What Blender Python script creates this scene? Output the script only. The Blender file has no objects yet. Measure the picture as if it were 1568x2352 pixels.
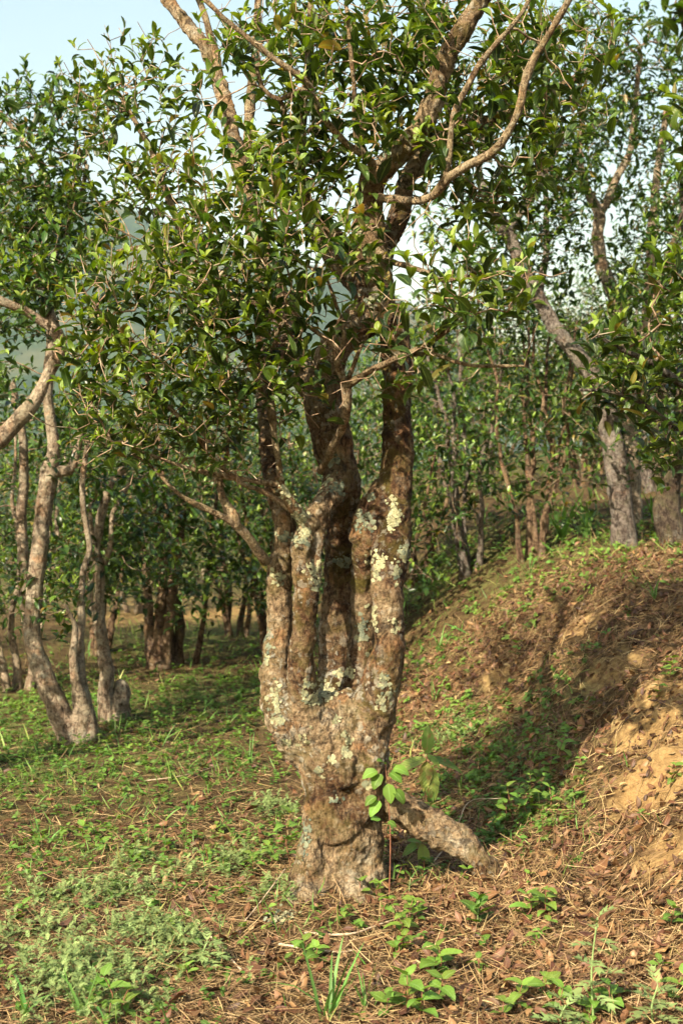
import bpy, math, random
import numpy as np
from mathutils import Vector, Matrix
from mathutils.bvhtree import BVHTree

# ------------------------------------------------------------------ camera, sky, sun, exposure
S = bpy.context.scene
COL = S.collection
CAM_H = 1.5
FPX = 2839.0            # focal length measured on a 1568 x 2352 view of the photograph
CX, CY = 784.0, 1176.0

cam_d = bpy.data.cameras.new('camera')
cam = bpy.data.objects.new('camera', cam_d)
COL.objects.link(cam)
cam.location = (0, 0, CAM_H)
cam.rotation_euler = (math.radians(90), 0, 0)
cam_d.sensor_fit = 'VERTICAL'
cam_d.sensor_height = 24
cam_d.lens = FPX / 2352 * 24
cam_d.clip_start = 0.05
cam_d.clip_end = 9000
cam_d.dof.use_dof = True
cam_d.dof.focus_distance = 5.0
cam_d.dof.aperture_fstop = 2.6
S.camera = cam

SUN_EL = math.radians(36)
SUN_AZ_TRAVEL = (0.57, 0.82)      # horizontal direction in which the light travels
world = bpy.data.worlds.new('World')
S.world = world
world.use_nodes = True
wn = world.node_tree
wn.nodes.clear()
sky = wn.nodes.new('ShaderNodeTexSky')
sky.sky_type = 'NISHITA'
sky.sun_disc = False
sky.sun_elevation = SUN_EL
sky.sun_rotation = math.atan2(-SUN_AZ_TRAVEL[0], -SUN_AZ_TRAVEL[1])
sky.air_density = 2.2
sky.dust_density = 2.2
sky.ozone_density = 1.0
bg = wn.nodes.new('ShaderNodeBackground')
bg.inputs['Strength'].default_value = 0.10
wo = wn.nodes.new('ShaderNodeOutputWorld')
wn.links.new(sky.outputs[0], bg.inputs['Color'])
wn.links.new(bg.outputs[0], wo.inputs['Surface'])

sun_d = bpy.data.lights.new('sun', 'SUN')
sun_d.energy = 5.0
sun_d.angle = math.radians(0.6)
sun_d.color = (1.0, 0.87, 0.66)
sun = bpy.data.objects.new('sun', sun_d)
COL.objects.link(sun)
_dir = Vector((SUN_AZ_TRAVEL[0], SUN_AZ_TRAVEL[1], 0)).normalized() * math.cos(SUN_EL) + Vector((0, 0, -math.sin(SUN_EL)))
sun.rotation_euler = _dir.to_track_quat('-Z', 'Y').to_euler()

S.view_settings.view_transform = 'Standard'
S.view_settings.look = 'None'
S.view_settings.exposure = 1.3
S.view_settings.gamma = 1.0
S.view_settings.use_curve_mapping = False
S.render.engine = 'CYCLES'
S.cycles.max_bounces = 4
S.cycles.diffuse_bounces = 1
S.cycles.glossy_bounces = 2
S.cycles.transmission_bounces = 2
S.cycles.volume_bounces = 0
S.cycles.use_denoising = True
S.cycles.use_adaptive_sampling = True
S.cycles.adaptive_threshold = 0.025
S.cycles.caustics_reflective = False
S.cycles.caustics_refractive = False

R = np.random.default_rng(11)
random.seed(5)

# ------------------------------------------------------------------ small maths
def hash3(ix, iy, iz, seed):
    h = (ix * 374761393 + iy * 668265263 + iz * 2147483647 + seed * 1274126177) & 0xFFFFFFFF
    h = ((h ^ (h >> 13)) * 1274126177) & 0xFFFFFFFF
    h = h ^ (h >> 16)
    return (h & 0xFFFFFF).astype(np.float64) / 0xFFFFFF

def vnoise(p, seed=0):
    """value noise in [-1,1]; p (N,3)"""
    p = np.asarray(p, float)
    f = np.floor(p); i = f.astype(np.int64); t = p - f
    t = t * t * (3 - 2 * t)
    r = np.zeros(len(p))
    for dx in (0, 1):
        wx = t[:, 0] if dx else 1 - t[:, 0]
        for dy in (0, 1):
            wy = t[:, 1] if dy else 1 - t[:, 1]
            for dz in (0, 1):
                wz = t[:, 2] if dz else 1 - t[:, 2]
                r += wx * wy * wz * hash3(i[:, 0] + dx, i[:, 1] + dy, i[:, 2] + dz, seed)
    return r * 2 - 1

def fbm(p, octaves=4, seed=0):
    a, r, s = 1.0, 0, 0
    p = np.asarray(p, float)
    for k in range(octaves):
        r = r + a * vnoise(p, seed + k * 17); s += a
        a *= 0.5; p = p * 2.03 + 5.1
    return r / s

def sstep(a, b, x):
    t = np.clip((np.asarray(x, float) - a) / (b - a), 0, 1)
    return t * t * (3 - 2 * t)

def P(px, py, d):
    return np.array([(px - CX) / FPX * d, d, CAM_H + (CY - py) / FPX * d])

def RAD(w, d):
    return w / FPX * d

def nrm(v):
    v = np.asarray(v, float)
    return v / np.maximum(np.linalg.norm(v, axis=-1, keepdims=True), 1e-9)

# ------------------------------------------------------------------ the lie of the land
def ground_base(x, y):
    x = np.asarray(x, float); y = np.asarray(y, float)
    u = x + 0.10 * (y - 9)
    yc = np.minimum(y, 40)
    u = x + 0.10 * (yc - 9)
    h = 1.08 * sstep(0.15, 2.6, u)
    h = h + 0.10 * np.clip(u - 2.4, 0, 12)
    h = h + 0.052 * np.clip(yc - 7, 0, 33) * sstep(-0.6, 1.6, x)
    h = h - 0.02 * np.clip(-x - 1.0, 0, 10) - 0.10 * sstep(14, 9, yc)
    h = h - 0.05 * np.clip(y - 45, 0, 100)
    h = np.where(y > 145, -5 + (h + 5), h)
    return h

def ground(x, y):
    x = np.atleast_1d(np.asarray(x, float)); y = np.atleast_1d(np.asarray(y, float))
    x, y = np.broadcast_arrays(x, y)
    z = ground_base(x, y)
    q = np.stack([x, y, np.zeros_like(x)], -1).reshape(-1, 3)
    b = sstep(0.3, 1.2, x + 0.10 * (np.minimum(y, 40) - 9)).reshape(-1)
    n = 0.05 * fbm(q * 0.9, 3, 3) + (0.022 + 0.085 * b) * fbm(q * 2.9, 3, 9)
    n = n + (0.012 + 0.045 * b) * fbm(q * 9, 3, 21)
    q2 = q[:, :2]; ra, rb = np.array([.22, 5.08]), np.array([.78, 4.98]); tt = np.clip(((q2 - ra) @ (rb - ra)) / np.sum((rb - ra) ** 2), 0, 1)
    dist = np.linalg.norm(q2 - (ra + tt[:, None] * (rb - ra)), axis=1)
    n = n + 0.15 * tt * np.exp(-(dist / .17) ** 2) + 0.05 * np.exp(-((q2[:, 0] - .0) ** 2 + (q2[:, 1] - 5.2) ** 2) / .32 ** 2)
    n = n * np.clip(1.6 - y.reshape(-1) / 60, 0, 1)
    return z + n.reshape(x.shape)

def G(x, y):
    return float(ground(x, y)[0])

def ray_ground(px, py):
    d = np.arange(2.2, 60, 0.02)
    x = (px - CX) / FPX * d; z = CAM_H + (CY - py) / FPX * d
    g = ground(x, d)
    k = np.argmax(z < g)
    return np.array([x[k], d[k], g[k]])

def project(p):
    p = np.asarray(p, float)
    return CX + p[..., 0] / p[..., 1] * FPX, CY - (p[..., 2] - CAM_H) / p[..., 1] * FPX

# ------------------------------------------------------------------ mesh helpers
def make_mesh(name, verts, faces, mat, smooth=True, attrs=None):
    """faces: list of (n,k) integer arrays (k = 3 or 4)"""
    me = bpy.data.meshes.new(name)
    verts = np.asarray(verts, np.float32)
    fl = [np.asarray(f, np.int32) for f in faces if len(f)]
    me.vertices.add(len(verts)); me.vertices.foreach_set('co', verts.ravel())
    loops = np.concatenate([f.ravel() for f in fl]) if fl else np.zeros(0, np.int32)
    sizes = np.concatenate([np.full(len(f), f.shape[1], np.int32) for f in fl])
    starts = np.concatenate([[0], np.cumsum(sizes)[:-1]]).astype(np.int32)
    me.loops.add(len(loops)); me.loops.foreach_set('vertex_index', loops)
    me.polygons.add(len(sizes)); me.polygons.foreach_set('loop_start', starts)
    me.polygons.foreach_set('loop_total', sizes)
    if smooth:
        me.polygons.foreach_set('use_smooth', np.ones(len(sizes), bool))
    me.update(calc_edges=True)
    for k, v in (attrs or {}).items():
        v = np.asarray(v, np.float32)
        a = me.attributes.new(k, 'FLOAT_COLOR', 'POINT')
        if v.shape[1] == 3:
            v = np.concatenate([v, np.ones((len(v), 1), np.float32)], 1)
        a.data.foreach_set('color', v.ravel())
    if mat:
        me.materials.append(mat)
    return me

def obj(name, me, parent=None, loc=(0, 0, 0)):
    o = bpy.data.objects.new(name, me)
    COL.objects.link(o)
    o.location = loc
    if parent is not None:
        o.parent = parent
    return o

def tag(o, label=None, cat=None, group=None, kind=None):
    if label: o['label'] = label
    if cat: o['category'] = cat
    if group: o['group'] = group
    if kind: o['kind'] = kind
    return o

def empty(name, loc, label, cat, group=None):
    o = bpy.data.objects.new(name, None)
    o.empty_display_size = 0.1
    COL.objects.link(o); o.location = loc
    return tag(o, label, cat, group)

def catmull(pts, rad, step):
    pts = np.asarray(pts, float); rad = np.asarray(rad, float)
    n = len(pts)
    P0 = np.vstack([2 * pts[0] - pts[1], pts, 2 * pts[-1] - pts[-2]])
    out, ro = [], []
    for i in range(n - 1):
        a, b, c, d = P0[i], P0[i + 1], P0[i + 2], P0[i + 3]
        m = max(2, int(np.linalg.norm(c - b) / step))
        for t in np.arange(m) / m:
            out.append(0.5 * ((2 * b) + (c - a) * t + (2 * a - 5 * b + 4 * c - d) * t * t + (3 * b - a - 3 * c + d) * t ** 3))
            ro.append(rad[i] * (1 - t) + rad[i + 1] * t)
    out.append(pts[-1]); ro.append(rad[-1])
    return np.array(out), np.array(ro)

def tube(path, rad, sides=10, knob=0.0, seed=0, cap=True):
    path = np.asarray(path, float); rad = np.asarray(rad, float)
    n = len(path)
    tan = nrm(np.gradient(path, axis=0))
    ref = np.array([1., 0, 0]) if abs(tan[0][0]) < 0.8 else np.array([0, 1., 0])
    u = nrm(np.cross(tan[0], ref)); us = [u]
    for i in range(1, n):
        u = us[-1] - tan[i] * np.dot(us[-1], tan[i]); us.append(nrm(u))
    us = np.array(us); vs = np.cross(tan, us)
    ang = np.linspace(0, 2 * np.pi, sides, endpoint=False)
    ring = path[:, None, :] + rad[:, None, None] * (np.cos(ang)[None, :, None] * us[:, None, :] + np.sin(ang)[None, :, None] * vs[:, None, :])
    V = ring.reshape(-1, 3)
    if knob:
        c = np.repeat(path, sides, 0)
        k = 1 + knob * (fbm(V * 28, 2, seed) + 0.8 * fbm(V * 9, 2, seed + 5))
        V = c + (V - c) * k[:, None]
    i = np.arange(n - 1)[:, None] * sides; j = np.arange(sides)[None, :]; j2 = (j + 1) % sides
    F = np.stack([i + j, i + j2, i + sides + j2, i + sides + j], -1).reshape(-1, 4)
    T = np.zeros((0, 3), int)
    if cap:
        a = len(V); V = np.vstack([V, path[0] - tan[0] * rad[0] * 0.5, path[-1] + tan[-1] * rad[-1] * 0.5])
        jj = np.arange(sides); k2 = (jj + 1) % sides
        T = np.vstack([np.stack([np.full(sides, a), k2, jj], -1), np.stack([np.full(sides, a + 1), (n - 1) * sides + jj, (n - 1) * sides + k2], -1)])
    return V, F, T

class Bag:
    def __init__(self):
        self.v, self.q, self.t, self.a, self.n = [], [], [], [], 0
    def add(self, V, Q=None, T=None, A=None):
        self.v.append(np.asarray(V, float))
        if Q is not None and len(Q): self.q.append(np.asarray(Q) + self.n)
        if T is not None and len(T): self.t.append(np.asarray(T) + self.n)
        if A is not None: self.a.append(np.asarray(A, float))
        self.n += len(V)
    def mesh(self, name, mat, base=(0, 0, 0), attr=None, smooth=True):
        V = np.vstack(self.v) - np.asarray(base, float)
        F = []
        if self.q: F.append(np.vstack(self.q))
        if self.t: F.append(np.vstack(self.t))
        at = {attr: np.vstack(self.a)} if attr and self.a else None
        return make_mesh(name, V, F, mat, smooth, at)

# ------------------------------------------------------------------ materials
def new_mat(name):
    m = bpy.data.materials.new(name); m.use_nodes = True
    nt = m.node_tree; nt.nodes.clear()
    out = nt.nodes.new('ShaderNodeOutputMaterial')
    return m, nt, out

def N(nt, t, **kw):
    n = nt.nodes.new(t)
    for k, v in kw.items():
        if k.startswith('i_'):
            n.inputs[k[2:].replace('_', ' ')].default_value = v
        else:
            setattr(n, k, v)
    return n

def ramp(nt, stops, fac=None, interp='LINEAR'):
    r = nt.nodes.new('ShaderNodeValToRGB'); cr = r.color_ramp; cr.interpolation = interp
    while len(cr.elements) < len(stops): cr.elements.new(0.5)
    for e, (p, c) in zip(cr.elements, stops):
        e.position = p; e.color = (c[0], c[1], c[2], 1) if len(c) == 3 else c
    if fac is not None: nt.links.new(fac, r.inputs[0])
    return r

def mixc(nt, fac, a, b):
    m = nt.nodes.new('ShaderNodeMix'); m.data_type = 'RGBA'
    for sock, v in ((m.inputs[0], fac), (m.inputs[6], a), (m.inputs[7], b)):
        if hasattr(v, 'is_linked') or hasattr(v, 'links'):
            nt.links.new(v, sock)
        else:
            sock.default_value = v if not isinstance(v, tuple) else (v + (1,) if len(v) == 3 else v)
    return m.outputs[2]

def math_n(nt, op, a, b=None, clamp=False):
    m = nt.nodes.new('ShaderNodeMath'); m.operation = op; m.use_clamp = clamp
    for s, v in ((m.inputs[0], a), (m.inputs[1], b)):
        if v is None: continue
        if hasattr(v, 'links'): nt.links.new(v, s)
        else: s.default_value = v
    return m.outputs[0]

def leaf_mat(name, stops, rib, rough=0.38, trans=0.28, spec=0.5, veins=0.0, blot=None):
    """attribute leaf = (age, across 0..1, along 0..1, random)"""
    m, nt, out = new_mat(name)
    at = N(nt, 'ShaderNodeAttribute', attribute_name='leaf')
    sep = N(nt, 'ShaderNodeSeparateColor'); nt.links.new(at.outputs['Color'], sep.inputs[0])
    base = ramp(nt, stops, sep.outputs[0]).outputs[0]
    tc = N(nt, 'ShaderNodeNewGeometry')
    no = N(nt, 'ShaderNodeTexNoise', i_Scale=35.0, i_Detail=2.0); nt.links.new(tc.outputs['Position'], no.inputs['Vector'])
    hs = N(nt, 'ShaderNodeHueSaturation')
    v = math_n(nt, 'MULTIPLY_ADD', at.outputs['Alpha'], 0.5); v.node.inputs[2].default_value = 0.72
    v2 = math_n(nt, 'MULTIPLY', v, math_n(nt, 'MULTIPLY_ADD', no.outputs[0], 0.5)); v2.node.inputs[1].node if False else None
    nt.nodes[-1]
    mm = v2.node.inputs[1].links[0].from_node; mm.inputs[2].default_value = 0.75
    nt.links.new(v2, hs.inputs['Value']); nt.links.new(base, hs.inputs['Color'])
    hu = math_n(nt, 'MULTIPLY_ADD', at.outputs['Alpha'], 0.03); hu.node.inputs[2].default_value = 0.485
    nt.links.new(hu, hs.inputs['Hue'])
    col = hs.outputs[0]
    if name.startswith('tea'):
        odd = ramp(nt, [(0.965, (0, 0, 0)), (0.975, (1, 1, 1))], at.outputs['Alpha']).outputs[0]
        col = mixc(nt, math_n(nt, 'MULTIPLY', odd, 0.8), col, (0.22, 0.15, 0.035))
        sc_ = N(nt, 'ShaderNodeTexNoise', i_Scale=90.0, i_Detail=3.0); nt.links.new(tc.outputs['Position'], sc_.inputs['Vector'])
        col = mixc(nt, math_n(nt, 'MULTIPLY', ramp(nt, [(0.62, (0, 0, 0)), (0.7, (1, 1, 1))], sc_.outputs[0]).outputs[0], 0.5), col, (0.12, 0.10, 0.05))
    ribf = ramp(nt, [(0.0, (1, 1, 1)), (0.05, (1, 1, 1)), (0.13, (0, 0, 0))], sep.outputs[1]).outputs[0]
    col = mixc(nt, math_n(nt, 'MULTIPLY', ribf, 0.55), col, rib)
    pr = N(nt, 'ShaderNodeBsdfPrincipled', i_Roughness=rough)
    if blot:
        n2 = N(nt, 'ShaderNodeTexNoise', i_Scale=22.0, i_Detail=3.0); nt.links.new(tc.outputs['Position'], n2.inputs['Vector'])
        bf = ramp(nt, [(0.55, (0, 0, 0)), (0.68, (1, 1, 1))], n2.outputs[0]).outputs[0]
        col = mixc(nt, math_n(nt, 'MULTIPLY', bf, 0.6), col, blot)
    pr.inputs['Specular IOR Level'].default_value = spec
    nt.links.new(col, pr.inputs['Base Color'])
    if veins:
        wv = math_n(nt, 'SINE', math_n(nt, 'ADD', math_n(nt, 'MULTIPLY', sep.outputs[2], 70.0), math_n(nt, 'MULTIPLY', sep.outputs[1], -14.0)))
        bp = N(nt, 'ShaderNodeBump', i_Strength=veins, i_Distance=0.002); nt.links.new(wv, bp.inputs['Height'])
        nt.links.new(bp.outputs[0], pr.inputs['Normal'])
    tr = N(nt, 'ShaderNodeBsdfTranslucent')
    tcol = N(nt, 'ShaderNodeHueSaturation', i_Saturation=1.15, i_Value=1.9, i_Hue=0.485)
    nt.links.new(col, tcol.inputs['Color']); nt.links.new(tcol.outputs[0], tr.inputs['Color'])
    mx = N(nt, 'ShaderNodeMixShader', i_Fac=trans)
    nt.links.new(pr.outputs[0], mx.inputs[1]); nt.links.new(tr.outputs[0], mx.inputs[2])
    nt.links.new(mx.outputs[0], out.inputs['Surface'])
    return m

M = {}
M['tea'] = leaf_mat('tea_leaf', [(0.0, (0.010, 0.023, 0.006)), (0.4, (0.038, 0.074, 0.011)), (0.68, (0.11, 0.17, 0.020)), (1.0, (0.25, 0.34, 0.05))],
                    (0.16, 0.24, 0.06), rough=0.36, trans=0.30, spec=0.5, veins=0.35)
M['teafar'] = leaf_mat('tea_leaf_far', [(0.0, (0.011, 0.028, 0.008)), (0.45, (0.042, 0.090, 0.015)), (0.7, (0.105, 0.18, 0.026)), (1.0, (0.22, 0.31, 0.05))],
                       (0.10, 0.17, 0.05), rough=0.36, trans=0.26, spec=0.5)
M['herb'] = leaf_mat('herb_leaf', [(0.0, (0.04, 0.09, 0.016)), (0.5, (0.095, 0.185, 0.026)), (1.0, (0.19, 0.29, 0.045))],
                     (0.22, 0.36, 0.10), rough=0.5, trans=0.26, spec=0.35, veins=0.4)
M['mug'] = leaf_mat('mugwort_leaf', [(0.0, (0.10, 0.15, 0.055)), (0.5, (0.18, 0.245, 0.085)), (1.0, (0.28, 0.34, 0.125))],
                    (0.25, 0.36, 0.16), rough=0.7, trans=0.2, spec=0.2)
M['grass'] = leaf_mat('grass_blade', [(0.0, (0.06, 0.14, 0.03)), (0.6, (0.12, 0.24, 0.045)), (1.0, (0.32, 0.33, 0.10))],
                      (0.2, 0.3, 0.08), rough=0.5, trans=0.25, spec=0.3)
M['melas'] = leaf_mat('melastome_leaf', [(0.0, (0.10, 0.19, 0.035)), (0.5, (0.20, 0.29, 0.06)), (1.0, (0.34, 0.36, 0.09))],
                      (0.3, 0.30, 0.10), rough=0.5, trans=0.25, spec=0.3, veins=0.6, blot=(0.30, 0.12, 0.05))
M['dead'] = leaf_mat('dead_leaf', [(0.0, (0.045, 0.022, 0.013)), (0.4, (0.125, 0.055, 0.024)), (0.7, (0.22, 0.115, 0.05)), (1.0, (0.36, 0.25, 0.12))],
                     (0.30, 0.19, 0.11), rough=0.55, trans=0.08, spec=0.35, blot=(0.09, 0.045, 0.03))
M['straw'] = leaf_mat('straw', [(0.0, (0.06, 0.033, 0.016)), (0.4, (0.18, 0.11, 0.052)), (0.75, (0.35, 0.235, 0.115)), (1.0, (0.50, 0.37, 0.195))],
                      (0.4, 0.27, 0.16), rough=0.7, trans=0.06, spec=0.2)
M['lichen'] = leaf_mat('lichen', [(0.0, (0.08, 0.10, 0.075)), (0.35, (0.15, 0.165, 0.115)), (0.7, (0.24, 0.235, 0.135)), (1.0, (0.36, 0.345, 0.21))],
                       (0.3, 0.3, 0.2), rough=0.85, trans=0.05, spec=0.15)

def bark_mat(name, brown, tan, pale, moss, scale=1.0, pale_amt=0.5, moss_amt=0.3, dark_amt=0.5, attr=False):
    m, nt, out = new_mat(name)
    tc = N(nt, 'ShaderNodeTexCoord')
    co = tc.outputs['Object']
    def noise(sc, det=4.0, rough=0.6, dist=0.0):
        n = N(nt, 'ShaderNodeTexNoise', i_Scale=sc * scale, i_Detail=det, i_Roughness=rough, i_Distortion=dist)
        nt.links.new(co, n.inputs['Vector']); return n.outputs[0]
    mp = N(nt, 'ShaderNodeMapping'); mp.inputs['Scale'].default_value = (1.0, 1.0, 0.28); nt.links.new(co, mp.inputs['Vector'])
    gr = N(nt, 'ShaderNodeTexNoise', i_Scale=52.0 * scale, i_Detail=6.0, i_Roughness=0.7, i_Distortion=0.9); nt.links.new(mp.outputs[0], gr.inputs['Vector'])
    n_big = noise(3.2, 4, 0.6, 0.4); n_mid = noise(13, 5, 0.65, 0.6); n_fine = noise(70, 5, 0.7)
    n_m2 = noise(7.3, 4, 0.6, 1.0)
    f1 = math_n(nt, 'ADD', math_n(nt, 'MULTIPLY', n_big, 0.5), math_n(nt, 'MULTIPLY', n_mid, 0.5))
    bias = 0.0
    if attr:
        at = N(nt, 'ShaderNodeAttribute', attribute_name='bark')
        sp = N(nt, 'ShaderNodeSeparateColor'); nt.links.new(at.outputs['Color'], sp.inputs[0])
        f1 = math_n(nt, 'ADD', f1, math_n(nt, 'MULTIPLY_ADD', sp.outputs[0], 0.36)); f1.node.inputs[1].links[0].from_node.inputs[2].default_value = -0.18
    n_blot = noise(24, 8, 0.72, 0.8)
    f1 = math_n(nt, 'ADD', math_n(nt, 'MULTIPLY', f1, 0.55), math_n(nt, 'MULTIPLY', n_blot, 0.45))
    dark = tuple(0.35 * v for v in brown); mid = tuple(0.5 * (a + b) for a, b in zip(brown, tan)); hi = tuple(0.55 * t + 0.45 * p for t, p in zip(tan, pale))
    c = ramp(nt, [(0.36, dark), (0.43, brown), (0.50, mid), (0.56, tan), (0.66, hi)], f1).outputs[0]
    # orange flush where the cork has flaked
    of = ramp(nt, [(0.56, (0, 0, 0)), (0.66, (1, 1, 1))], noise(6.1, 4, 0.6, 0.7)).outputs[0]
    c = mixc(nt, math_n(nt, 'MULTIPLY', of, 0.55), c, (tan[0] * 1.05, tan[1] * 0.74, tan[2] * 0.55))
    # fine fissures and speckle
    sf = ramp(nt, [(0.34, (0.35, 0.33, 0.32)), (0.48, (1, 1, 1)), (0.70, (1.5, 1.5, 1.5))], n_fine).outputs[0]
    mu = nt.nodes.new('ShaderNodeMix'); mu.data_type = 'RGBA'; mu.blend_type = 'MULTIPLY'; mu.inputs[0].default_value = 0.85
    nt.links.new(c, mu.inputs[6]); nt.links.new(sf, mu.inputs[7]); c = mu.outputs[2]
    fis = ramp(nt, [(0.40, (0.22, 0.19, 0.17)), (0.47, (1, 1, 1)), (0.64, (1.3, 1.3, 1.3))], gr.outputs[0]).outputs[0]
    mu2 = nt.nodes.new('ShaderNodeMix'); mu2.data_type = 'RGBA'; mu2.blend_type = 'MULTIPLY'; mu2.inputs[0].default_value = 0.8
    nt.links.new(c, mu2.inputs[6]); nt.links.new(fis, mu2.inputs[7]); c = mu2.outputs[2]
    # moss in patches
    mf = ramp(nt, [(0.47, (0, 0, 0)), (0.58, (1, 1, 1))], math_n(nt, 'ADD', math_n(nt, 'MULTIPLY', n_m2, 0.6), math_n(nt, 'MULTIPLY', n_blot, 0.4))).outputs[0]
    mfac = math_n(nt, 'MULTIPLY', mf, moss_amt)
    if attr: mfac = math_n(nt, 'MULTIPLY', mf, math_n(nt, 'MULTIPLY', sp.outputs[1], 1.3), True)
    c = mixc(nt, mfac, c, moss)
    # dark stains
    df = ramp(nt, [(0.38, (1, 1, 1)), (0.46, (0, 0, 0))], noise(7.1, 6, 0.75, 1.5)).outputs[0]
    c = mixc(nt, math_n(nt, 'MULTIPLY', df, dark_amt), c, (0.03, 0.02, 0.015))
    # crustose lichen discs
    vo = N(nt, 'ShaderNodeTexVoronoi', i_Scale=30.0 * scale, i_Randomness=1.0)
    wob = N(nt, 'ShaderNodeTexNoise', i_Scale=30.0 * scale, i_Detail=3.0); nt.links.new(co, wob.inputs['Vector'])
    va = N(nt, 'ShaderNodeVectorMath', operation='MULTIPLY_ADD'); va.inputs[1].default_value = (0.035, 0.035, 0.035)
    nt.links.new(wob.outputs['Color'], va.inputs[0]); nt.links.new(co, va.inputs[2]); nt.links.new(va.outputs[0], vo.inputs['Vector'])
    vs = N(nt, 'ShaderNodeSeparateColor'); nt.links.new(vo.outputs['Color'], vs.inputs[0])
    rad = math_n(nt, 'MULTIPLY', math_n(nt, 'POWER', vs.outputs[0], 1.6), 0.62)
    dd = math_n(nt, 'SUBTRACT', rad, math_n(nt, 'ADD', vo.outputs['Distance'], math_n(nt, 'MULTIPLY', math_n(nt, 'SUBTRACT', n_fine, 0.5), 0.55)))
    disc = math_n(nt, 'MULTIPLY', math_n(nt, 'MULTIPLY', dd, 7.0, True), 0.75)
    rag = ramp(nt, [(0.545, (0, 0, 0)), (0.60, (1, 1, 1))], math_n(nt, 'ADD', math_n(nt, 'MULTIPLY', noise(15, 8, 0.75, 0.3), 0.8), math_n(nt, 'MULTIPLY', n_fine, 0.2))).outputs[0]
    disc = math_n(nt, 'MAXIMUM', disc, rag)
    cover = ramp(nt, [(0.42, (0, 0, 0)), (0.56, (1, 1, 1))], noise(4.3, 3, 0.6)).outputs[0]
    pf = math_n(nt, 'MULTIPLY', disc, math_n(nt, 'MULTIPLY', cover, pale_amt))
    pf = math_n(nt, 'MULTIPLY', pf, math_n(nt, 'MULTIPLY_ADD', n_fine, 1.1)); pf.node.inputs[1].links[0].from_node.inputs[2].default_value = 0.15
    if attr: pf = math_n(nt, 'MULTIPLY', pf, math_n(nt, 'MULTIPLY_ADD', sp.outputs[2], 1.5), True); 
    if attr: pf.node.inputs[1].links[0].from_node.inputs[2].default_value = 0.12
    pc = mixc(nt, vs.outputs[1], pale, tuple(0.72 * v for v in pale))
    c = mixc(nt, pf, c, pc)
    pr = N(nt, 'ShaderNodeBsdfPrincipled', i_Roughness=0.88)
    pr.inputs['Specular IOR Level'].default_value = 0.2
    nt.links.new(c, pr.inputs['Base Color'])
    hgt = math_n(nt, 'ADD', math_n(nt, 'MULTIPLY', n_fine, 0.6), math_n(nt, 'ADD', math_n(nt, 'MULTIPLY', n_mid, 0.6), math_n(nt, 'ADD', math_n(nt, 'MULTIPLY', n_blot, 0.7), math_n(nt, 'MULTIPLY', gr.outputs[0], 0.8))))
    hgt = math_n(nt, 'ADD', hgt, math_n(nt, 'MULTIPLY', pf, 0.25))
    bp = N(nt, 'ShaderNodeBump', i_Strength=1.0, i_Distance=0.035 / scale); nt.links.new(hgt, bp.inputs['Height'])
    nt.links.new(bp.outputs[0], pr.inputs['Normal'])
    nt.links.new(pr.outputs[0], out.inputs['Surface'])
    return m

M['bark'] = bark_mat('old_tea_bark', (0.095, 0.047, 0.022), (0.32, 0.23, 0.135), (0.58, 0.54, 0.43), (0.10, 0.08, 0.016), 1.0, 0.95, 0.6, 0.75, attr=True)
M['limb'] = bark_mat('limb_bark', (0.12, 0.07, 0.036), (0.36, 0.28, 0.175), (0.52, 0.50, 0.38), (0.15, 0.13, 0.05), 1.8, 0.55, 0.35, 0.45)
M['barkpale'] = bark_mat('pale_trunk_bark', (0.22, 0.15, 0.10), (0.46, 0.38, 0.28), (0.60, 0.56, 0.42), (0.14, 0.12, 0.05), 0.75, 0.95, 0.3, 0.5)
M['barkgrey'] = bark_mat('grey_trunk_bark', (0.10, 0.075, 0.062), (0.27, 0.23, 0.20), (0.45, 0.43, 0.38), (0.10, 0.10, 0.04), 0.8, 0.6, 0.3, 0.8)
M['barkbrown'] = bark_mat('brown_trunk_bark', (0.09, 0.05, 0.03), (0.27, 0.18, 0.115), (0.42, 0.38, 0.30), (0.12, 0.10, 0.035), 0.8, 0.5, 0.4, 0.8)

M['barkdark'] = bark_mat('dark_mossy_bark', (0.05, 0.034, 0.024), (0.15, 0.115, 0.085), (0.34, 0.33, 0.28), (0.09, 0.085, 0.03), 0.8, 0.5, 0.5, 0.85)

def twig_mat(name='twig_bark', k=1.0):
    m, nt, out = new_mat(name)
    g = N(nt, 'ShaderNodeNewGeometry')
    n = N(nt, 'ShaderNodeTexNoise', i_Scale=22.0, i_Detail=4.0); nt.links.new(g.outputs['Position'], n.inputs['Vector'])
    c = ramp(nt, [(p_, tuple(k * v for v in c_)) for p_, c_ in ((0.32, (0.10, 0.06, 0.036)), (0.5, (0.25, 0.165, 0.105)), (0.62, (0.36, 0.29, 0.20)), (0.75, (0.46, 0.42, 0.32)))], n.outputs[0]).outputs[0]
    pr = N(nt, 'ShaderNodeBsdfPrincipled', i_Roughness=0.8); pr.inputs['Specular IOR Level'].default_value = 0.2
    nt.links.new(c, pr.inputs['Base Color'])
    n2 = N(nt, 'ShaderNodeTexNoise', i_Scale=160.0, i_Detail=3.0); nt.links.new(g.outputs['Position'], n2.inputs['Vector'])
    bp = N(nt, 'ShaderNodeBump', i_Strength=0.6, i_Distance=0.004); nt.links.new(n2.outputs[0], bp.inputs['Height']); nt.links.new(bp.outputs[0], pr.inputs['Normal'])
    nt.links.new(pr.outputs[0], out.inputs['Surface']); return m
M['twig'] = twig_mat()
M['twigdark'] = twig_mat('twig_bark_dull', 0.7)

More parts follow.
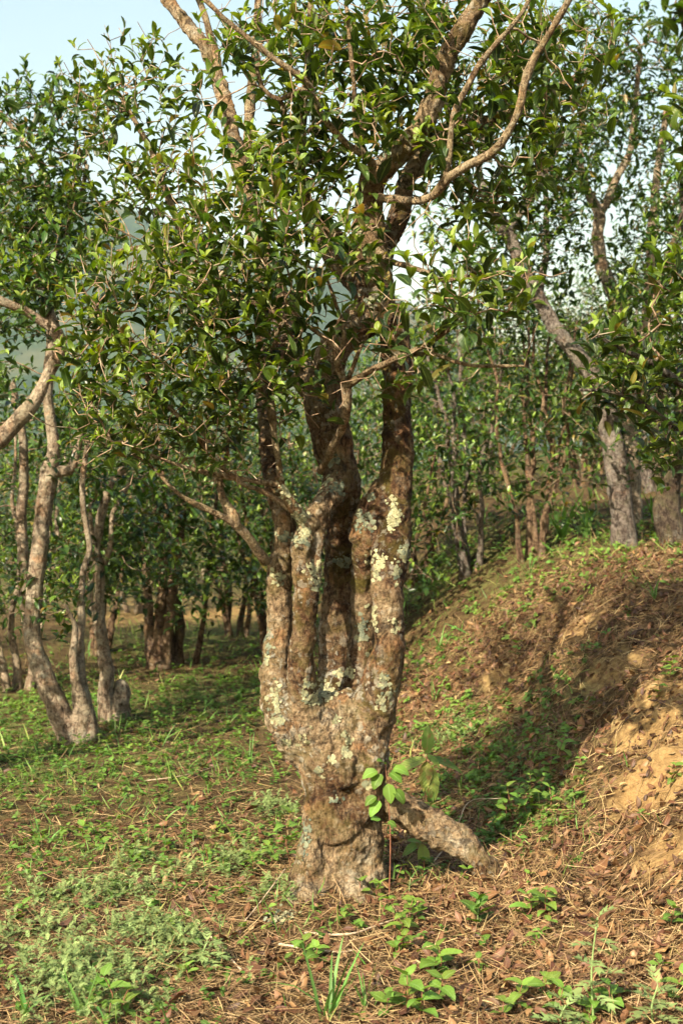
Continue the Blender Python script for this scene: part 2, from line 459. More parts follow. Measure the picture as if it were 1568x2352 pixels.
def plain_mat(name, a, b, scale=40, rough=0.7, bump=0.4):
    m, nt, out = new_mat(name)
    tc = N(nt, 'ShaderNodeTexCoord')
    n = N(nt, 'ShaderNodeTexNoise', i_Scale=float(scale), i_Detail=4.0); nt.links.new(tc.outputs['Object'], n.inputs['Vector'])
    c = ramp(nt, [(0.35, a), (0.65, b)], n.outputs[0]).outputs[0]
    pr = N(nt, 'ShaderNodeBsdfPrincipled', i_Roughness=rough); nt.links.new(c, pr.inputs['Base Color'])
    bp = N(nt, 'ShaderNodeBump', i_Strength=bump, i_Distance=0.003); nt.links.new(n.outputs[0], bp.inputs['Height']); nt.links.new(bp.outputs[0], pr.inputs['Normal'])
    nt.links.new(pr.outputs[0], out.inputs['Surface']); return m
M['redstem'] = plain_mat('reddish_stem', (0.13, 0.045, 0.028), (0.24, 0.10, 0.05))
M['greenstem'] = plain_mat('green_stem', (0.14, 0.22, 0.07), (0.25, 0.34, 0.13))
M['seed'] = plain_mat('seed_coat', (0.30, 0.16, 0.08), (0.46, 0.29, 0.17), 60, 0.5)
M['stick'] = plain_mat('dry_stick', (0.28, 0.19, 0.12), (0.52, 0.42, 0.30), 50, 0.85)

def ground_mat():
    m, nt, out = new_mat('soil_and_litter')
    g = N(nt, 'ShaderNodeNewGeometry'); co = g.outputs['Position']
    def noise(sc, det=5.0, rough=0.6, dist=0.0):
        n = N(nt, 'ShaderNodeTexNoise', i_Scale=sc, i_Detail=det, i_Roughness=rough, i_Distortion=dist); nt.links.new(co, n.inputs['Vector']); return n.outputs[0]
    at = N(nt, 'ShaderNodeAttribute', attribute_name='soil')
    sp = N(nt, 'ShaderNodeSeparateColor'); nt.links.new(at.outputs['Color'], sp.inputs[0])
    a, b, c3 = noise(1.3, 5), noise(9.0, 6, 0.7, 0.5), noise(60.0, 5, 0.75)
    mixf = math_n(nt, 'ADD', math_n(nt, 'MULTIPLY', b, 0.6), math_n(nt, 'MULTIPLY', c3, 0.4))
    litter = ramp(nt, [(0.34, (0.024, 0.014, 0.007)), (0.46, (0.058, 0.035, 0.017)), (0.56, (0.115, 0.072, 0.034)), (0.70, (0.22, 0.145, 0.070))], mixf).outputs[0]
    soil = ramp(nt, [(0.34, (0.14, 0.08, 0.032)), (0.5, (0.30, 0.19, 0.080)), (0.66, (0.43, 0.29, 0.13))], mixf).outputs[0]
    sf = math_n(nt, 'ADD', sp.outputs[0], math_n(nt, 'MULTIPLY_ADD', b, 0.9)); sf.node.inputs[1].links[0].from_node.inputs[2].default_value = -0.45
    sf = ramp(nt, [(0.35, (0, 0, 0)), (0.65, (1, 1, 1))], sf).outputs[0]
    col = mixc(nt, sf, litter, soil)
    green = ramp(nt, [(0.35, (0.06, 0.11, 0.025)), (0.65, (0.16, 0.22, 0.06))], c3).outputs[0]
    gf = ramp(nt, [(0.44, (0, 0, 0)), (0.6, (1, 1, 1))], b).outputs[0]
    col = mixc(nt, math_n(nt, 'MULTIPLY', gf, sp.outputs[1]), col, green)
    pr = N(nt, 'ShaderNodeBsdfPrincipled', i_Roughness=0.95); pr.inputs['Specular IOR Level'].default_value = 0.1
    nt.links.new(col, pr.inputs['Base Color'])
    h = math_n(nt, 'ADD', math_n(nt, 'MULTIPLY', c3, 0.5), b)
    bp = N(nt, 'ShaderNodeBump', i_Strength=0.9, i_Distance=0.03); nt.links.new(h, bp.inputs['Height']); nt.links.new(bp.outputs[0], pr.inputs['Normal'])
    nt.links.new(pr.outputs[0], out.inputs['Surface']); return m
M['ground'] = ground_mat()

def mountain_mat():
    m, nt, out = new_mat('forested_hill')
    g = N(nt, 'ShaderNodeNewGeometry'); co = g.outputs['Position']
    def noise(sc, det=5.0, rough=0.6):
        n = N(nt, 'ShaderNodeTexNoise', i_Scale=sc, i_Detail=det, i_Roughness=rough); nt.links.new(co, n.inputs['Vector']); return n.outputs[0]
    c = ramp(nt, [(0.35, (0.012, 0.026, 0.012)), (0.5, (0.028, 0.052, 0.02)), (0.68, (0.06, 0.09, 0.03))], noise(0.03, 7, 0.8)).outputs[0]
    f = ramp(nt, [(0.56, (0, 0, 0)), (0.62, (1, 1, 1))], noise(0.004, 3)).outputs[0]
    c = mixc(nt, math_n(nt, 'MULTIPLY', f, 0.7), c, (0.10, 0.10, 0.05))
    pr = N(nt, 'ShaderNodeBsdfPrincipled', i_Roughness=0.95); pr.inputs['Specular IOR Level'].default_value = 0.1
    nt.links.new(c, pr.inputs['Base Color'])
    nt.links.new(pr.outputs[0], out.inputs['Surface']); return m
M['mountain'] = mountain_mat()

# ------------------------------------------------------------------ ground sheet
def axis(fine_lo, fine_hi, step, lo, hi):
    a = list(np.arange(fine_lo, fine_hi, step)); s = step; v = a[-1]
    while v < hi: s *= 1.12; v += s; a.append(v)
    s = step; v = a[0]; b = []
    while v > lo: s *= 1.12; v -= s; b.append(v)
    return np.array(b[::-1] + a)

SOIL_SPOTS = []    # (x, y, radius, strength) of bare earth
for px, py, r, s in ((1550, 1780, .36, 1.0), (1520, 1980, .2, .8), (1540, 1600, .34, .9), (1330, 1440, .28, .6), (1140, 1570, .22, .55), (1400, 1540, .26, .6), (1480, 1680, .25, .7),
                     (1300, 2230, .35, .3), (450, 1400, 2.6, .8), (800, 2010, .25, .4), (1560, 1380, .3, .4)):
    g0 = ray_ground(px, py); SOIL_SPOTS.append((g0[0], g0[1], r, s))
GREEN_SPOTS = []
for px, py, r, s in ((150, 1640, 1.3, 1.0), (480, 1600, 1.1, .9), (60, 1760, .9, .9), (420, 1740, .6, .6), (260, 1830, .5, .45), (980, 1340, 1.0, .9), (1130, 1780, .5, .6), (1230, 1860, .3, .6),
                     (1050, 1660, .35, .6), (1300, 1240, 1.2, .7), (460, 1460, 1.5, .9), (150, 1950, .4, .5), (600, 1930, .3, .4), (1000, 1500, .5, .35), (1250, 1640, .4, .4), (330, 1980, .4, .3)):
    g0 = ray_ground(px, py); GREEN_SPOTS.append((g0[0], g0[1], r, s))

def spots(xy, L):
    v = np.zeros(len(xy))
    for x, y, r, s in L:
        v = np.maximum(v, s * np.exp(-(((xy[:, 0] - x) ** 2 + ((xy[:, 1] - y) * 0.75) ** 2) / (r * r))))
    return v

def build_ground():
    xs = axis(-2.6, 3.2, 0.032, -2500, 2500); ys = axis(2.6, 9.5, 0.032, -40, 4000)
    X, Y = np.meshgrid(xs, ys)
    Z = ground(X, Y)
    V = np.stack([X, Y, Z], -1).reshape(-1, 3)
    nx, ny = len(xs), len(ys)
    i = np.arange(ny - 1)[:, None] * nx; j = np.arange(nx - 1)[None, :]
    F = np.stack([i + j, i + j + 1, i + nx + j + 1, i + nx + j], -1).reshape(-1, 4)
    so = spots(V[:, :2], SOIL_SPOTS)
    gr = spots(V[:, :2], GREEN_SPOTS)
    far = sstep(14, 30, V[:, 1]); gr = np.maximum(gr, 0.75 * far)
    me = make_mesh('ground', V, [F], M['ground'], True, {'soil': np.stack([so, gr, so * 0], -1)})
    tag(obj('ground', me), 'brown slope of bare soil and dry litter under the tea trees', None, None, 'structure')
build_ground()

def build_mountain():
    xs = np.linspace(-4400, 2800, 190); ys = np.linspace(520, 3600, 110)
    X, Y = np.meshgrid(xs, ys)
    ridge = 4 * np.interp(X * 600 / np.maximum(Y, 1200), [-1100, -500, -300, -166, -87, 0, 115, 300, 700], [190, 190, 184, 170, 150, 118, 62, 42, 30])
    t = sstep(520, 2560, Y) * (1 - 0.25 * sstep(2600, 3600, Y))
    q = np.stack([X.ravel(), Y.ravel(), 0 * X.ravel()], -1)
    Z = -7 + ridge * t * np.minimum(Y / 2400, 1.0) + (60 * fbm(q / 280, 4, 5) * t.ravel() + 20 * fbm(q / 72, 2, 8) * t.ravel()).reshape(X.shape)
    V = np.stack([X, Y, Z], -1).reshape(-1, 3); nx = len(xs); ny = len(ys)
    i = np.arange(ny - 1)[:, None] * nx; j = np.arange(nx - 1)[None, :]
    F = np.stack([i + j, i + j + 1, i + nx + j + 1, i + nx + j], -1).reshape(-1, 4)
    tag(obj('hill', make_mesh('hill', V, [F], M['mountain'])), 'blue hazy forested hill across the valley', None, None, 'structure')
build_mountain()

# ------------------------------------------------------------------ leaf templates
def leaf_template(st, wd, bend, fold, wave=0.0, twist=0.0, curl=0.0, edge=0.0):
    """leaf along +x of length 1, up +z, three columns of vertices; returns V, Q, T, across, along"""
    V, ac, al, rows = [], [], [], []
    for k, (s, w) in enumerate(zip(st, wd)):
        th = bend * s
        x = math.sin(th) / bend if abs(bend) > 1e-4 else s
        z = -(1 - math.cos(th)) / bend if abs(bend) > 1e-4 else 0
        up = np.array([math.sin(th), 0, math.cos(th)])
        c = np.array([x, 0, z])
        if w <= 1e-6:
            rows.append([len(V)]); V.append(c); ac.append(0.5); al.append(s); continue
        rows.append([len(V), len(V) + 1, len(V) + 2])
        for sd in (-1, 0, 1):
            ww = w * (1 + edge * (1 if (k % 2) else -1)) if sd else w
            p = c + np.array([0, sd * ww * math.cos(fold), 0]) + up * (abs(sd) * ww * math.sin(fold) + wave * sd * math.sin(7 * s + 1) * w + twist * sd * ww * s)
            p = p - up * curl * (abs(sd) * w) * s
            V.append(p); ac.append(abs(sd)); al.append(s)
    Q, T = [], []
    for a, b in zip(rows[:-1], rows[1:]):
        if len(a) == 1 and len(b) == 3: T += [(a[0], b[1], b[0]), (a[0], b[2], b[1])]
        elif len(a) == 3 and len(b) == 1: T += [(a[0], a[1], b[0]), (a[1], a[2], b[0])]
        else: Q += [(a[0], a[1], b[1], b[0]), (a[1], a[2], b[2], b[1])]
    return np.array(V, float), np.array(Q, int).reshape(-1, 4), np.array(T, int).reshape(-1, 3), np.array(ac), np.array(al)

ST6, WD6 = [0, .14, .32, .52, .72, .88, 1], [0, .115, .185, .20, .15, .065, 0]
ST4, WD4 = [0, .3, .66, 1], [0, .18, .175, 0]
ST2, WD2 = [0, .5, 1], [0, .21, 0]
TEA_HI = [leaf_template(ST6, WD6, b, f, w, t) for b, f, w, t in ((.9, .45, .1, .05), (1.4, .5, -.1, -.1), (.5, .35, .15, .1), (1.8, .4, .1, -.1), (.2, .6, .05, .0), (1.1, .3, -.2, .15))]
TEA_MID = [leaf_template(ST4, WD4, b, f) for b, f in ((.9, .45), (1.4, .5), (.5, .35), (1.8, .4), (.2, .6))]
TEA_LOW = [leaf_template(ST2, WD2, b, f) for b, f in ((.9, .4), (1.5, .5), (.4, .4))]

def scatter(bag, templates, pos, xdir, up, scale, age, rnd, widen=None):
    """one leaf copy per row"""
    pos = np.asarray(pos); n = len(pos)
    if n == 0: return
    x = nrm(xdir); z = up - x * np.sum(up * x, 1, keepdims=True); z = nrm(z); y = np.cross(z, x)
    which = R.integers(0, len(templates), n)
    for k, (V, Q, T, ac, al) in enumerate(templates):
        s = np.where(which == k)[0]
        if len(s) == 0: continue
        m = len(V)
        wv = widen[s][:, None, None] if widen is not None else 1.0
        W = (V[None, :, 0:1] * x[s][:, None, :] + V[None, :, 1:2] * y[s][:, None, :] * wv + V[None, :, 2:3] * z[s][:, None, :]) * scale[s][:, None, None] + pos[s][:, None, :]
        off = np.arange(len(s))[:, None, None] * m
        A = np.stack([np.repeat(age[s], m), np.tile(ac, len(s)), np.tile(al, len(s)), np.repeat(rnd[s], m)], -1)
        bag.add(W.reshape(-1, 3), (Q[None] + off).reshape(-1, 4) if len(Q) else None, (T[None] + off).reshape(-1, 3) if len(T) else None, A)

LEAF_MESH = {}
def leaf_mesh(key, templates, k, age, mat):
    kk = (key, k, age)
    if kk not in LEAF_MESH:
        V, Q, T, ac, al = templates[k]
        A = np.stack([np.full(len(V), age), ac, al, np.full(len(V), (k * 0.37 + age * 2.3) % 1)], -1)
        LEAF_MESH[kk] = make_mesh('leaf', V, [Q, T], mat, True, {'leaf': A})
    return LEAF_MESH[kk]

def frame_matrix(pos, xdir, up, scale, widen=1.0):
    x = Vector(xdir).normalized(); u = Vector(up); z = (u - x * u.dot(x)).normalized(); y = z.cross(x)
    m = Matrix((x * scale, y * scale * widen, z * scale)).transposed().to_4x4()
    m.translation = Vector(pos); return m

def leaf_object(name, me, parent, base, pos, xdir, up, scale, widen=1.0):
    o = bpy.data.objects.new(name, me); COL.objects.link(o); o.parent = parent
    o.matrix_local = frame_matrix(np.asarray(pos) - np.asarray(base), xdir, up, scale, widen)
    return o

# ------------------------------------------------------------------ growing a branch network towards shoots
def grow(seeds, seed_len, targets, bf=0.35, step=0.06, jitter=0.22, lift=0.10):
    n0 = len(seeds); cap = n0 + len(targets) * 40 + 10
    pos = np.zeros((cap, 3)); plen = np.zeros(cap); par = np.full(cap, -1)
    pos[:n0] = seeds; plen[:n0] = seed_len; n = n0
    T = np.asarray(targets); m = len(T)
    best = np.full(m, 1e9); bi = np.zeros(m, int)
    for a in range(0, n0, 400):
        d = np.linalg.norm(T[:, None, :] - pos[None, a:min(a + 400, n0), :], axis=2) + bf * plen[None, a:min(a + 400, n0)]
        j = d.argmin(1); v = d[np.arange(m), j]; u = v < best; best[u] = v[u]; bi[u] = j[u] + a
    alive = np.ones(m, bool); tips = []
    for _ in range(m):
        i = int(np.argmin(np.where(alive, best, 1e9))); alive[i] = False
        b = bi[i]; p0 = pos[b]; p1 = T[i]; L = np.linalg.norm(p1 - p0)
        if n + int(L / step) + 6 > cap: break
        k = max(1, int(round(L / step))); a = n; prev = b
        side = nrm(R.normal(size=3)) * L * 0.06 * R.normal()
        for q in range(1, k + 1):
            t = q / k
            p = p0 + (p1 - p0) * t + (np.array([0, 0, -lift * L]) + side) * math.sin(math.pi * t)
            if q < k: p = p + R.normal(size=3) * step * jitter
            pos[n] = p; par[n] = prev; plen[n] = plen[prev] + np.linalg.norm(p - pos[prev]); prev = n; n += 1
        tips.append(prev)
        new = pos[a:n]
        d = np.linalg.norm(T[:, None, :] - new[None], axis=2) + bf * plen[None, a:n]
        j = d.argmin(1); v = d[np.arange(m), j]; u = v < best; best[u] = v[u]; bi[u] = j[u] + a
    return pos[:n].copy(), par[:n].copy(), n0, np.array(tips, int)

def twig_mesh(bag, pos, par, n0, r0=0.0016, expo=2.3, rmax=0.022, sides=5, rmin=0.0):
    n = len(pos); acc = np.zeros(n); has = np.zeros(n, bool)
    for i in range(n - 1, n0 - 1, -1):
        if not has[i]: acc[i] = r0 ** expo
        p = par[i]; acc[p] += acc[i] + 0.02 * r0 ** expo; has[p] = True
    rad = np.clip(acc ** (1 / expo), rmin, rmax)
    idx = np.arange(n0, n); p = par[idx]
    a, b = pos[p], pos[idx]; d = nrm(b - a)
    ref = np.where(np.abs(d[:, 2:3]) < 0.9, np.array([[0, 0, 1.]]), np.array([[1., 0, 0]]))
    u = nrm(np.cross(d, ref)); v = np.cross(d, u)
    ang = np.linspace(0, 2 * np.pi, sides, endpoint=False)
    circ = np.cos(ang)[None, :, None] * u[:, None, :] + np.sin(ang)[None, :, None] * v[:, None, :]
    ra = np.where(p < n0, np.minimum(rad[idx] * 1.35, rmax * 1.2), np.minimum(rad[p], rad[idx] * 1.35)); rb = rad[idx]
    A = a[:, None] - d[:, None] * (rb * 0.4)[:, None, None] + circ * ra[:, None, None]
    B = b[:, None] + d[:, None] * (rb * 0.4)[:, None, None] + circ * rb[:, None, None]
    V = np.concatenate([A, B], 1).reshape(-1, 3)
    off = np.arange(len(idx))[:, None] * 2 * sides; j = np.arange(sides)[None]; j2 = (j + 1) % sides
    Q = np.stack([off + j, off + j2, off + sides + j2, off + sides + j], -1).reshape(-1, 4)
    bag.add(V, Q)

def shoots(tip, axis, size, nleaf, young=0.5, ext=0.09, agebase=0.35, upright=0.0):
    """leaf arrays for shoots at tip positions"""
    n = len(tip); Ps, Ds, Us, Sc, Ag, Rn = [], [], [], [], [], []
    ref = nrm(R.normal(size=(n, 3))); u = nrm(np.cross(axis, ref)); v = np.cross(axis, u)
    ph = R.uniform(0, 6.28, n); k_max = nleaf
    isy = R.uniform(size=n) < young
    for k in range(k_max):
        t = (k + 0.5) / k_max
        keep = R.uniform(size=n) < (0.93 if k > 1 else 0.8)
        az = ph + 2.4 * k + R.normal(size=n) * 0.35
        el = np.radians(66 - 36 * t + R.normal(size=n) * 15)
        d = axis * np.cos(el)[:, None] + (u * np.cos(az)[:, None] + v * np.sin(az)[:, None]) * np.sin(el)[:, None]
        d[:, 2] += 0.16 - 0.1 * (1 - t)
        p = tip + axis * ((t - 0.75) * ext * (0.8 + 0.4 * R.uniform(size=n)))[:, None] * 1.6
        s = size * (1.0 - 0.35 * t ** 2) * R.uniform(0.5, 1.25, n)
        ag = np.clip(agebase + 0.22 * t + R.normal(size=n) * 0.16 - 0.12 * (1 - t), 0, 0.8)
        up = np.tile([0, 0, 1.], (n, 1)) + R.normal(size=(n, 3)) * 0.32 + axis * 0.3
        m = keep
        Ps.append(p[m]); Ds.append(d[m]); Us.append(up[m]); Sc.append(s[m]); Ag.append(ag[m]); Rn.append(R.uniform(size=m.sum()))
    for k in range(3):
        m = isy & (R.uniform(size=n) < 0.9)
        az = ph + 2.2 * k + 1; el = np.radians(14 + 16 * R.uniform(size=n))
        d = axis * np.cos(el)[:, None] + (u * np.cos(az)[:, None] + v * np.sin(az)[:, None]) * np.sin(el)[:, None]
        d[:, 2] += 0.25
        up = -(u * np.cos(az)[:, None] + v * np.sin(az)[:, None]) + axis * 0.2
        Ps.append((tip + axis * (ext * 0.42))[m]); Ds.append(d[m]); Us.append(up[m])
        Sc.append((size * R.uniform(0.36, 0.72, n))[m]); Ag.append(np.clip(R.uniform(0.72, 1.0, n), 0, 1)[m]); Rn.append(R.uniform(size=m.sum()))
    return [np.concatenate(a) for a in (Ps, Ds, Us, Sc, Ag, Rn)]

def blob_points(blobs, base_rng=R):
    """blobs: (px, py, rx_px, ry_px, depth, rdepth, n) -> 3D points inside ellipsoids, a little denser to the skin"""
    pts, tagk = [], []
    for bi, b in enumerate(blobs):
        px, py, rx, ry, d, rd, n = b[:7]
        q = nrm(base_rng.normal(size=(n, 3))) * (base_rng.uniform(0.02, 1, n) ** 0.36)[:, None]
        dd = d + q[:, 1] * rd
        x = (px - CX + q[:, 0] * rx) / FPX * dd; z = CAM_H + (CY - py - q[:, 2] * ry) / FPX * dd
        pts.append(np.stack([x, dd, z], -1)); tagk.append(np.full(n, bi))
    return np.vstack(pts), np.concatenate(tagk)

def jit(path, amp, seed):
    """gnarl a polyline"""
    n = len(path); w = np.minimum(1, np.minimum(np.arange(n), 6) / 4)[:, None]
    return path + amp * w * np.stack([fbm(path * 4.0 + k * 31, 3, seed + k) for k in range(3)], -1)

# ------------------------------------------------------------------ the big tea tree
TB = np.array([P(780, 2020, 5.2)[0], 5.2, 0.0]); TB[2] = G(TB[0], TB[1])

def build_main_tree():
    tree = empty('tea_tree', TB, 'gnarled old many-stemmed tea tree with pale lichen on its trunk, in the middle', 'tree')
    def poly(pts):      # (px, py, width_px (half), depth)
        return np.array([P(a, b, d) for a, b, w, d in pts]), np.array([RAD(w, d) for a, b, w, d in pts])
    stems = [
        # lower bole
        [(770, 2190, 140, 5.20), (772, 2110, 118, 5.20), (775, 2030, 98, 5.20), (782, 1950, 86, 5.20), (788, 1880, 79, 5.20), (788, 1810, 76, 5.20), (782, 1750, 84, 5.22), (768, 1690, 88, 5.23), (762, 1645, 66, 5.23)],
        [(690, 2110, 42, 5.08), (702, 2030, 32, 5.08), (714, 1950, 28, 5.08), (725, 1860, 26, 5.1), (735, 1780, 28, 5.12)],
        [(855, 2110, 58, 5.15), (842, 2030, 42, 5.15), (838, 1960, 36, 5.15), (838, 1880, 34, 5.16), (845, 1800, 38, 5.18)],
        [(735, 1900, 30, 5.12), (770, 1872, 34, 5.10), (810, 1868, 33, 5.09), (850, 1842, 34, 5.12)],      # orange swelling
        [(790, 1790, 60, 5.14), (770, 1720, 62, 5.13), (750, 1660, 56, 5.14), (745, 1610, 34, 5.17)],
        [(785, 1910, 58, 5.13), (760, 1835, 50, 5.12), (738, 1765, 44, 5.12), (708, 1700, 44, 5.12)],
        [(832, 1880, 40, 5.14), (838, 1800, 42, 5.14), (850, 1730, 42, 5.13), (866, 1660, 38, 5.12)],
        [(830, 1720, 50, 5.13), (800, 1640, 44, 5.15), (780, 1600, 32, 5.18)],
        [(872, 1760, 24, 5.15), (868, 1720, 28, 5.15)],
        # A, left stem
        [(775, 1850, 58, 5.18), (736, 1775, 42, 5.16), (700, 1712, 46, 5.15), (656, 1645, 48, 5.13), (634, 1580, 34, 5.14), (630, 1520, 29, 5.16), (640, 1445, 27, 5.17), (641, 1370, 26, 5.17), (644, 1300, 27, 5.16), (655, 1250, 29, 5.14), (650, 1200, 24, 5.12), (632, 1140, 19, 5.16), (622, 1070, 17, 5.25), (608, 960, 16, 5.4), (600, 850, 15, 5.55), (606, 740, 14, 5.7), (600, 640, 14, 5.8)],
        # B, second stem
        [(760, 1780, 70, 5.16), (722, 1690, 52, 5.12), (700, 1610, 30, 5.06), (694, 1540, 28, 5.03), (692, 1480, 27, 5.02), (702, 1420, 25, 5.02), (706, 1370, 25, 5.02), (697, 1310, 24, 5.03), (692, 1260, 24, 5.04), (706, 1210, 19, 5.07), (738, 1165, 22, 5.1), (768, 1125, 30, 5.2), (780, 1080, 38, 5.28)],
        [(704, 1420, 14, 5.05), (724, 1330, 11, 5.05), (727, 1280, 11, 5.05), (735, 1215, 10, 5.08), (740, 1165, 14, 5.1)],
        # B2, the lichened fork to the left
        [(706, 1215, 15, 5.06), (690, 1185, 13, 5.03), (668, 1150, 11, 5.0), (645, 1112, 10, 4.98), (640, 1060, 8, 4.95)],
        # C, centre stem
        [(785, 1720, 60, 5.34), (775, 1620, 44, 5.4), (772, 1540, 40, 5.42), (775, 1450, 38, 5.43), (778, 1360, 36, 5.42), (782, 1270, 33, 5.4), (788, 1190, 32, 5.37), (790, 1120, 36, 5.33), (772, 1050, 42, 5.3), (755, 980, 44, 5.3), (745, 910, 43, 5.3), (748, 850, 38, 5.3), (775, 790, 38, 5.3), (822, 745, 40, 5.3), (862, 705, 42, 5.29), (862, 650, 40, 5.27), (852, 590, 38, 5.26), (845, 530, 33, 5.25), (846, 470, 30, 5.24), (852, 420, 28, 5.22), (862, 392, 24, 5.2)],
        # E, right stem
        [(805, 1800, 66, 5.2), (832, 1710, 58, 5.16), (858, 1630, 52, 5.13), (878, 1560, 41, 5.11), (893, 1490, 34, 5.1), (892, 1420, 33, 5.1), (891, 1350, 34, 5.11), (897, 1290, 39, 5.15), (902, 1230, 42, 5.18), (905, 1160, 38, 5.2), (907, 1090, 36, 5.22), (909, 1010, 32, 5.24), (910, 920, 31, 5.26), (911, 830, 31, 5.27), (908, 770, 33, 5.28), (892, 715, 36, 5.28)],
        [(800, 1640, 34, 5.28), (824, 1540, 30, 5.29), (829, 1450, 25, 5.29), (834, 1370, 22, 5.28), (834, 1300, 23, 5.26), (850, 1230, 32, 5.21), (865, 1170, 34, 5.2), (885, 1110, 30, 5.22)],
        [(818, 1240, 18, 5.2), (835, 1180, 18, 5.22), (850, 1145, 16, 5.22)],
        [(912, 1275, 22, 5.12), (925, 1268, 20, 5.12)],
        # D, pale stem up to the left
        [(752, 940, 34, 5.36), (705, 875, 30, 5.45), (670, 800, 27, 5.55), (648, 720, 25, 5.62), (625, 640, 23, 5.7), (596, 560, 20, 5.8), (575, 470, 19, 5.85), (552, 380, 18, 5.9), (532, 300, 16, 5.95), (505, 190, 14, 6.0), (470, 110, 13, 6.05), (425, 55, 14, 6.1), (385, 0, 13, 6.15), (340, -80, 11, 6.2)],
        # stub going up left from the head
        [(858, 690, 34, 5.3), (815, 630, 33, 5.35), (770, 575, 34, 5.4), (735, 530, 33, 5.42), (722, 512, 27, 5.43)],
        # F1, thick limb to upper right
        [(852, 425, 26, 5.22), (880, 392, 25, 5.16), (925, 345, 23, 5.1), (968, 295, 22, 5.06), (995, 240, 21, 5.02), (1010, 180, 20, 5.0), (1035, 118, 22, 4.98), (1075, 55, 20, 4.96), (1112, -5, 18, 4.95), (1150, -90, 15, 4.9)],
        # F2, grey limb behind
        [(868, 600, 24, 5.35), (892, 555, 22, 5.45), (918, 490, 21, 5.5), (935, 410, 18, 5.55), (975, 345, 14, 5.62), (1030, 292, 15, 5.65), (1090, 284, 14, 5.7), (1160, 262, 13, 5.75), (1240, 222, 11, 5.85), (1340, 170, 8, 5.95)],
        # root to the right
        [(810, 1830, 60, 5.24), (880, 1838, 36, 5.2), (935, 1858, 30, 5.18), (985, 1892, 33, 5.15), (1030, 1918, 30, 5.12), (1070, 1950, 31, 5.1), (1110, 1990, 26, 5.08), (1145, 2040, 24, 5.06), (1170, 2100, 20, 5.04)],
        [(735, 2020, 40, 5.1), (695, 2070, 36, 5.02), (650, 2120, 28, 4.95), (610, 2160, 18, 4.9)],
        [(800, 2030, 40, 5.08), (830, 2090, 40, 5.0), (870, 2150, 30, 4.92)],
    ]
    bag = Bag(); skel = []
    for k, st in enumerate(stems):
        p, r = poly(st); p, r = catmull(p, r, 0.03)
        p = jit(p, 0.012, k * 7 + 1)
        r = r * (1 + 0.07 * fbm(p * 9, 2, k + 40))
        V, Q, T = tube(p, r, 14); bag.add(V, Q, T); skel.append((p, r))
    me = bag.mesh('trunk_raw', None)
    ob = bpy.data.objects.new('trunk_raw', me); COL.objects.link(ob)
    md = ob.modifiers.new('r', 'REMESH'); md.mode = 'VOXEL'; md.voxel_size = 0.0078
    sm = ob.modifiers.new('s', 'SMOOTH'); sm.factor = 0.6; sm.iterations = 4
    dg = bpy.context.evaluated_depsgraph_get(); ev = ob.evaluated_get(dg); em = ev.to_mesh()
    nv = len(em.vertices); V = np.zeros(nv * 3, np.float32); em.vertices.foreach_get('co', V); V = V.reshape(-1, 3).astype(float)
    Nn = np.zeros(nv * 3, np.float32); em.vertices.foreach_get('normal', Nn); Nn = Nn.reshape(-1, 3).astype(float)
    nl = len(em.loops); lv = np.zeros(nl, np.int32); em.loops.foreach_get('vertex_index', lv)
    tot = np.zeros(len(em.polygons), np.int32); em.polygons.foreach_get('loop_total', tot)
    assert (tot == 4).all()
    F = lv.reshape(-1, 4).copy(); ev.to_mesh_clear(); bpy.data.objects.remove(ob)
    px, py = project(V)
    # relief: burls, folds and cork
    low = sstep(1520, 1760, py)
    d = (0.009 + 0.009 * low) * fbm(V * np.array([7, 7, 6]), 3, 2) + (0.008 + 0.006 * low) * fbm(V * np.array([22, 22, 17]), 3, 7)
    ridg = 1 - np.abs(fbm(V * np.array([17, 17, 9]), 3, 14)) * 2.2
    d = d + 0.006 * np.clip(ridg, -1, 1) + 0.004 * (1 - 2.5 * np.abs(fbm(V * np.array([45, 45, 26]), 2, 33))) + 0.003 * fbm(V * 80, 2, 30)
    rt = sstep(880, 960, px) * sstep(1800, 1850, py); d = d + rt * (0.012 * fbm(V * 16, 3, 81) + 0.006 * fbm(V * 45, 2, 83))
    burl = np.exp(-(((px - 757) / 34) ** 2 + ((py - 1648) / 42) ** 2)) * (Nn[:, 1] < 0)
    rr = np.hypot((px - 757) / 1.0, (py - 1648) * 0.85)
    d = d + burl * 0.006 * np.cos(rr / 5.0)
    V = V + Nn * d[:, None]
    # what the bark is like from place to place: pale / mossy / lichened
    n1 = fbm(V * 3.0, 3, 50); n2 = fbm(V * 5.5, 3, 61)
    pale = 0.42 + 0.75 * n1
    pale += 0.30 * np.exp(-((px - 628) / 45) ** 2) * sstep(1250, 1400, py)           # left stem is pale
    pale += 0.34 * sstep(1560, 1680, py)
    pale -= 0.35 * np.exp(-((px - 905) / 60) ** 2) * sstep(1420, 1300, py) * sstep(600, 800, py)
    pale -= 0.25 * np.exp(-((px - 780) / 50) ** 2) * sstep(1600, 1500, py) * sstep(1000, 1100, py)
    pale += 0.35 * np.exp(-((px - 720) / 60) ** 2) * sstep(1000, 900, py)
    pale += 0.3 * sstep(500, 350, py)
    pale += 0.30 * np.exp(-((px - 890) / 35) ** 2 - ((py - 1420) / 90) ** 2)
    moss = 0.35 + 0.5 * n2 + 0.4 * np.exp(-((px - 835) / 40) ** 2) * sstep(1150, 1250, py) * sstep(1650, 1550, py) + 0.3 * np.exp(-((px - 905) / 40) ** 2) * sstep(1300, 1200, py)
    moss = moss + 0.4 * np.exp(-((px - 860) / 40) ** 2 - ((py - 1740) / 60) ** 2)
